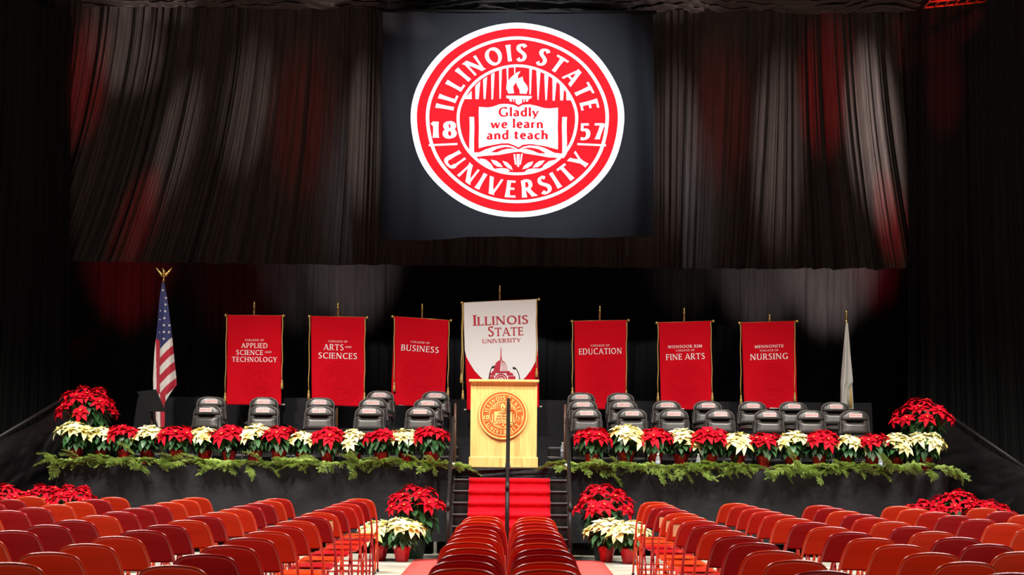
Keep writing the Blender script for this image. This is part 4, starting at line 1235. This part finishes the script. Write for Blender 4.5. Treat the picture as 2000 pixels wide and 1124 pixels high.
# ------------------------------------------------------------------ poinsettias
def petal(mb, base, out, nrm, L, W, droop, fold=.25, mi=0, curl=.0, prof=((.0, .10), (.22, .62), (.45, 1.0), (.72, .66), (1.0, .0))):
    out = Vector(out).normalized(); nrm = Vector(nrm); nrm = (nrm - out * out.dot(nrm)).normalized(); sd = out.cross(nrm)
    vs = []
    for t, w_ in prof:
        c = Vector(base) + out * L * t - nrm * (droop * L * t * t) + nrm * curl * L * math.sin(t * PI)
        hw = W * w_ * .5
        vs += [c - sd * hw + nrm * fold * hw, c, c + sd * hw + nrm * fold * hw]
    fs = []
    for i in range(len(prof) - 1):
        for j in range(2): fs.append((i * 3 + j, i * 3 + j + 1, i * 3 + j + 4, i * 3 + j + 3))
    mb.add(vs, fs, mi)
def head(mb, cy_, c, n, size, rg):
    n = Vector(n).normalized(); a = n.orthogonal().normalized(); b_ = n.cross(a)
    ph = rg.uniform(0, 6)
    for tier, (cnt, L, W, dr, lift) in enumerate(((7, 1.0, .56, .32, -.02), (6, .74, .48, .12, .26), (4, .42, .30, .0, .6))):
        for i in range(cnt):
            an = ph + tier * .5 + 2 * PI * i / cnt + rg.uniform(-.2, .2)
            d = a * math.cos(an) + b_ * math.sin(an) + n * (lift + rg.uniform(-.12, .12))
            k = size * L * rg.uniform(.82, 1.15)
            petal(mb, Vector(c) + n * .006 * tier, d, n, k, size * W * rg.uniform(.85, 1.15), dr + rg.uniform(-.08, .18), .18, curl=rg.uniform(0, .08))
    for i in range(5):
        p = Vector(c) + n * .022 + a * rg.uniform(-.012, .012) + b_ * rg.uniform(-.012, .012)
        r = .006
        cy_.add([p + Vector((r, 0, 0)), p + Vector((-r, 0, 0)), p + Vector((0, r, 0)), p + Vector((0, -r, 0)), p + Vector((0, 0, r)), p - Vector((0, 0, r))],
                [(0, 2, 4), (2, 1, 4), (1, 3, 4), (3, 0, 4), (2, 0, 5), (1, 2, 5), (3, 1, 5), (0, 3, 5)])
LEAFP = ((.0, .12), (.15, .70), (.36, 1.0), (.68, .72), (1.0, .0))
def poinsettia_meshes(seed, big, colour):
    rg = random.Random(seed)
    out = {}
    if big: H_, Rd, nh, nl, size, ph, pr = .86, .34, 19, 120, .135, .26, .14
    else: H_, Rd, nh, nl, size, ph, pr = .43, .24, 9, 60, .15, .165, .096
    bm_, cy_, lf, st = MB(), MB(), MB(), MB()
    cz = H_ - (Rd * .85 if big else .14)
    def dome(th, az, k=1.0):
        rz_ = (H_ - cz)
        return Vector((Rd * k * math.sin(th) * math.cos(az), Rd * k * math.sin(th) * math.sin(az), cz + rz_ * k * math.cos(th)))
    ga = PI * (3 - 5 ** .5)
    hs = []
    for i in range(nh):
        c = 1 - (i + .5) / nh * (.92 if big else .60)
        th = math.acos(c) + rg.uniform(-.1, .1); az = i * ga + seed + rg.uniform(-.15, .15)
        p = dome(th, az); p.z += rg.uniform(-.03, .03)
        n = (p - Vector((0, 0, cz - Rd * .5))).normalized(); n = (n + Vector((0, 0, .35))).normalized()
        hs.append((p, n)); head(bm_, cy_, p, n, size * rg.uniform(.85, 1.12), rg)
        st.tube(spline([(p.x * .1, p.y * .1, ph * .8), (p.x * .45, p.y * .45, lerp(ph, p.z, .5)), tuple(p - n * .01)], 3), .005 if not big else .008, 5)
    for i in range(nl):
        t = (i + .5) / nl
        az = i * ga * 1.7 + rg.uniform(-.3, .3)
        z = lerp(cz + (H_ - cz) * .80, ph + (.05 if big else .055), t ** .9)
        rr = Rd * (.72 + .42 * math.sin(min(1, t * 1.5) * PI * .62)) * rg.uniform(.62, 1.0) if not big else Rd * (.62 + .45 * math.sin(min(1, t * 1.25) * PI * .6)) * rg.uniform(.6, 1.0)
        if t > .75: rr *= 1 - (t - .75) * 1.6
        p = Vector((rr * .55 * math.cos(az), rr * .55 * math.sin(az), z))
        el = rg.uniform(-.75, .05) - (.35 if big else .18) * t
        d = Vector((math.cos(az) * math.cos(el), math.sin(az) * math.cos(el), math.sin(el)))
        n = Vector((-math.cos(az) * math.sin(el) * 1, -math.sin(az) * math.sin(el), math.cos(el)))
        L = (.17 if big else .125) * rg.uniform(.75, 1.2)
        st.tube([(p.x * .3, p.y * .3, p.z - .02), tuple(p)], .003, 4, cap=False)
        petal(lf, p, d, n, L, L * .60, .25 + rg.uniform(0, .35), .15, prof=LEAFP)
    out['bracts'] = bm_.mesh('bracts', 'bract_red' if colour == 'red' else 'bract_cream')
    out['flowers'] = cy_.mesh('flowers', 'cyathia')
    out['foliage'] = lf.mesh('foliage', 'leaf')
    out['stems'] = st.mesh('stems', 'stem')
    b = MB()
    if big:
        b.lathe([(pr * .72, 0), (pr * .95, ph - .04), (pr * 1.04, ph - .035), (pr * 1.05, ph), (pr * .96, ph), (pr * .9, ph - .03)], (0, 0, 0), 24)
        out['pot'] = b.mesh('pot', 'pot_green')
    else:
        k = seed * 1.3
        b.lathe([(pr * .68, 0), (pr * .70, .01), (pr * .86, ph * .55), (pr * .98, ph * .9), (pr * 1.18, ph * 1.12), (pr * 1.05, ph * 1.0), (pr * .9, ph * .85)], (0, 0, 0), 28,
                wob=lambda a, i: 1 + (.03 if i < 3 else .09) * math.sin(a * 7 + k + i * .4) + .03 * math.sin(a * 13 + i))
        out['pot'] = b.mesh('foil_pot', 'foil_red')
    return out
PM = {}
for s in range(4): PM[('red', False, s)] = poinsettia_meshes(s + 1, False, 'red')
for s in range(4): PM[('cream', False, s)] = poinsettia_meshes(s + 31, False, 'cream')
for s in range(3): PM[('red', True, s)] = poinsettia_meshes(s + 61, True, 'red')
def plant(colour, big, var, pos, rz, label, scale=1.0, sz=1.0, group=None):
    r = empty('poinsettia', pos, rz, label, 'poinsettia', group)
    r.scale = (scale, scale, scale * sz)
    M = PM[(colour, big, var)]
    put('pot' if big else 'foil_pot', M['pot'], r); put('stems', M['stems'], r); put('foliage', M['foliage'], r)
    bo = put('bracts', M['bracts'], r); put('flowers', M['flowers'], bo)
rnd = random.Random(21)
GS = 'poinsettias lined up along the stage edge'
left_row = [(843, 'red'), (791, 'cream'), (745, 'red'), (692, 'cream'), (640, 'red'), (590, 'cream'), (545, 'red'), (497, 'cream', 1.12), (447, 'red'), (400, 'cream'), (345, 'red'), (288, 'cream'), (243, 'red'), (200, 'cream'), (147, 'cream')]
right_row = [(1156, 'red'), (1223, 'cream', 1.12), (1279, 'red'), (1330, 'cream', 1.04), (1386, 'red', 1.04), (1441, 'cream'), (1492, 'red'), (1546, 'cream'), (1600, 'red'), (1655, 'cream'), (1704, 'red'), (1752, 'cream', 1.05), (1806, 'cream')]
for side, row in (('left', left_row), ('right', right_row)):
    cnt = {'red': 0, 'cream': 0}
    for i, it in enumerate(row):
        px, colr = it[0], it[1]; sc = it[2] if len(it) > 2 else 1.0
        D = YF + .30 + .05 * (i % 2)
        q = P(px, 900, D); q.z = ZS
        k = cnt[colr]; cnt[colr] += 1
        where = 'nearest the stairs' if k == 0 else '%s %s one from the stairs' % (ORD[k], colr)
        plant(colr, False, i % 4, q, rnd.uniform(0, 6.28), '%s poinsettia on the stage edge %s of the stairs, %s' % (colr, side, where), sc * rnd.uniform(1.0, 1.1), rnd.uniform(1.02, 1.16), GS)
# tall red ones
def tall(px, D, z, var, label, sc=1.0, sz=1.0):
    q = P(px, 900, D); q.z = z
    plant('red', True, var, q, px * .7, label, sc, sz, 'tall red poinsettias')
tall(170, YF + .85, ZS, 0, 'tall red poinsettia at the left end of the stage, behind the cream ones', 1.16, 1.06)
tall(1800, YF + .85, ZS, 1, 'tall red poinsettia at the right end of the stage, behind the cream ones', 1.2, .96)
tall(812, 21.3, 0, 2, 'tall red poinsettia in a dark green pot on the floor left of the stairs', 1.08, 1.0)
tall(1180, 21.3, 0, 0, 'tall red poinsettia in a dark green pot on the floor right of the stairs', 1.1, 1.02)
tall(14, 21.0, 0, 1, 'red poinsettia on the floor at the far left, outermost of its cluster', 1.05, 1.0)
tall(84, 21.75, 0, 2, 'red poinsettia on the floor at the far left, middle of its cluster', 1.05, .98)
tall(143, 21.05, 0, 0, 'red poinsettia on the floor at the far left, innermost of its cluster', 1.0, 1.05)
tall(1803, 21.05, 0, 1, 'red poinsettia on the floor at the far right, innermost of its cluster', 1.02, .92)
tall(1868, 21.75, 0, 2, 'red poinsettia on the floor at the far right, middle of its cluster', 1.05, 1.02)
tall(1934, 21.0, 0, 0, 'red poinsettia on the floor at the far right, outermost of its cluster', 1.0, .95)
for px, py, var, sc, lab in ((741, 1096, 1, 1.12, 'cream poinsettia on the floor left of the stairs, beside the aisle chairs'), (785, 1098, 2, 1.15, 'cream poinsettia on the floor left of the stairs, in front of the tall red one'),
                             (1184, 1099, 3, 1.16, 'cream poinsettia on the floor right of the stairs, in front of the tall red one'), (1228, 1102, 0, 1.16, 'cream poinsettia on the floor right of the stairs, beside the aisle chairs')):
    plant('cream', False, var, G(px, py, 0), px, lab, sc * 1.0, 1.02, 'cream poinsettias on the floor')

# ------------------------------------------------------------------ evergreen garland
def bough_mesh(seed):
    rg = random.Random(seed); nb, sb = MB(), MB()
    L = .46
    stem = spline([(0, 0, 0), (L * .35, .02, .03), (L * .7, .0, .01), (L, -.02, -.05)], 5)
    sb.tube(stem, .006, 5, mi=1)
    def twig(p, d, ln):
        p = Vector(p); d = Vector(d).normalized(); n = max(8, int(ln / .0048))
        sd = d.cross(Vector((0, 0, 1)))
        if sd.length < .1: sd = Vector((1, 0, 0))
        sd.normalize(); upv = sd.cross(d)
        sb.tube([p, p + d * ln + Vector((0, 0, -.25 * ln * ln / .2))], .0028, 4, mi=1)
        for i in range(n):
            t = i / n; c = p + d * ln * t + Vector((0, 0, -.25 * ln * t * ln * t / .2))
            for s in (-1, 1, 0):
                nd = d * rg.uniform(.5, 1.0) + sd * (s * rg.uniform(.7, 1.1)) + upv * (rg.uniform(-.25, .6) if s else rg.uniform(.5, .9))
                nl = .030 * (1 - .35 * t) * rg.uniform(.8, 1.25)
                e = c + nd.normalized() * nl; wv = d.cross(nd).normalized() * .0026 if s == 0 else d * .0030
                nb.add([c - wv, c + wv, e + wv * .5, e - wv * .5], [(0, 1, 2, 3)])
    k = len(stem)
    for i in range(2, k - 1, 1):
        p = stem[i]; t = i / k
        for s in (-1, 1):
            if rg.random() < .82:
                a = s * rg.uniform(.6, 1.05)
                twig(p, (math.cos(a), math.sin(a), rg.uniform(-.2, .25)), rg.uniform(.10, .19) * (1.15 - .5 * t))
    twig(stem[-3], (1, rg.uniform(-.2, .2), -.25), .13)
    o = len(nb.v); nb.v += sb.v; nb.f += [tuple(i + o for i in f) for f in sb.f]; nb.m += sb.m
    return nb.mesh('bough', ['needle', 'bark'], False)
BG = [bough_mesh(i) for i in range(4)]
def garland(px0, px1, label, seed, drops):
    rg = random.Random(seed)
    x0, x1 = P(px0, 910, YF).x, P(px1, 910, YF).x
    r = empty('evergreen_garland', ((x0 + x1) / 2, YF, ZS), 0, label, 'garland')
    xc = (x0 + x1) / 2
    def add(x, y, z, yaw, pitch, roll, sc):
        o = put('bough', BG[rg.randrange(4)], r)
        o.location = (x - xc, y, z); o.rotation_mode = 'ZYX'
        o.rotation_euler = (roll, pitch, yaw); o.scale = (sc,) * 3
    n = int((x1 - x0) / .108)
    for i in range(n):
        x = lerp(x0 + .2, x1 - .2, i / (n - 1))
        dr = rg.choice((0, PI)) + rg.uniform(-.5, .5)
        add(x, .03 + rg.uniform(-.06, .05), .012 + rg.uniform(0, .02), dr, rg.uniform(-.06, .10), rg.uniform(-.4, .4), rg.uniform(.9, 1.2))
    for i in range(int(n * .75)):
        x = lerp(x0 + .1, x1 - .1, (i + rg.random()) / (n * .75))
        add(x, .0, .03, -PI / 2 + rg.uniform(-1.15, 1.15), rg.uniform(.25, .6), rg.uniform(-.4, .4), rg.uniform(.55, .8))
    for px, sc in drops:
        x = P(px, 910, YF).x
        for k in range(2):
            add(x + rg.uniform(-.06, .06), -.05, .06, -PI / 2 + rg.uniform(-.8, .8), rg.uniform(.75, 1.15), rg.uniform(-.3, .3), sc)
garland(100, 880, 'green evergreen garland along the stage edge left of the stairs', 3, [(108, .8), (270, .75), (330, .6), (552, .55), (690, .8), (845, .55)])
garland(1090, 1858, 'green evergreen garland along the stage edge right of the stairs', 8, [(1200, .5), (1233, .55), (1440, .5), (1550, .85), (1725, .9), (1850, .7)])

# ------------------------------------------------------------------ small things
def bottle(px, py, D, z, label):
    q = P(px, py, D); q.z = z
    r = empty('water_bottle', q, 0, label, 'bottle', 'water bottles on the stage')
    b = MB(); b.lathe([(.028, 0), (.032, .006), (.032, .13), (.026, .165), (.013, .19), (.013, .20)], (0, 0, 0), 14); b.build('bottle_body', 'bottle', r)
    b = MB(); b.lathe([(.0328, .055), (.0328, .115)], (0, 0, 0), 14); b.build('bottle_label', 'bottle_label', r)
    b = MB(); b.lathe([(.015, .20), (.015, .216), (.013, .218)], (0, 0, 0), 12); b.build('cap', 'paper', r)
bottle(1099, 870, 24.0, ZS + .15, 'clear water bottle on the riser beside the right stair rail')
bottle(1364, 895, 22.32, ZS, 'clear water bottle between poinsettias on the stage edge under the FINE ARTS banner')
bottle(1720, 905, 22.25, ZS, 'clear water bottle on the stage edge toward the far right garland')
bottle(1285, 895, 22.2, ZS, 'clear water bottle behind the garland near the stairs, right side')
b = MB(); b.grid(lambda u, v: (lerp(-.08, .08, u), lerp(-.05, .05, v), .002), 3, 3)
o = b.build('paper_sheet', 'paper', solid=.002); o.location = P(1080, 873, YR1 + .08); o.location.z = ZS + .152
tag(o, 'small white paper sheet on the edge of the right riser', 'paper')
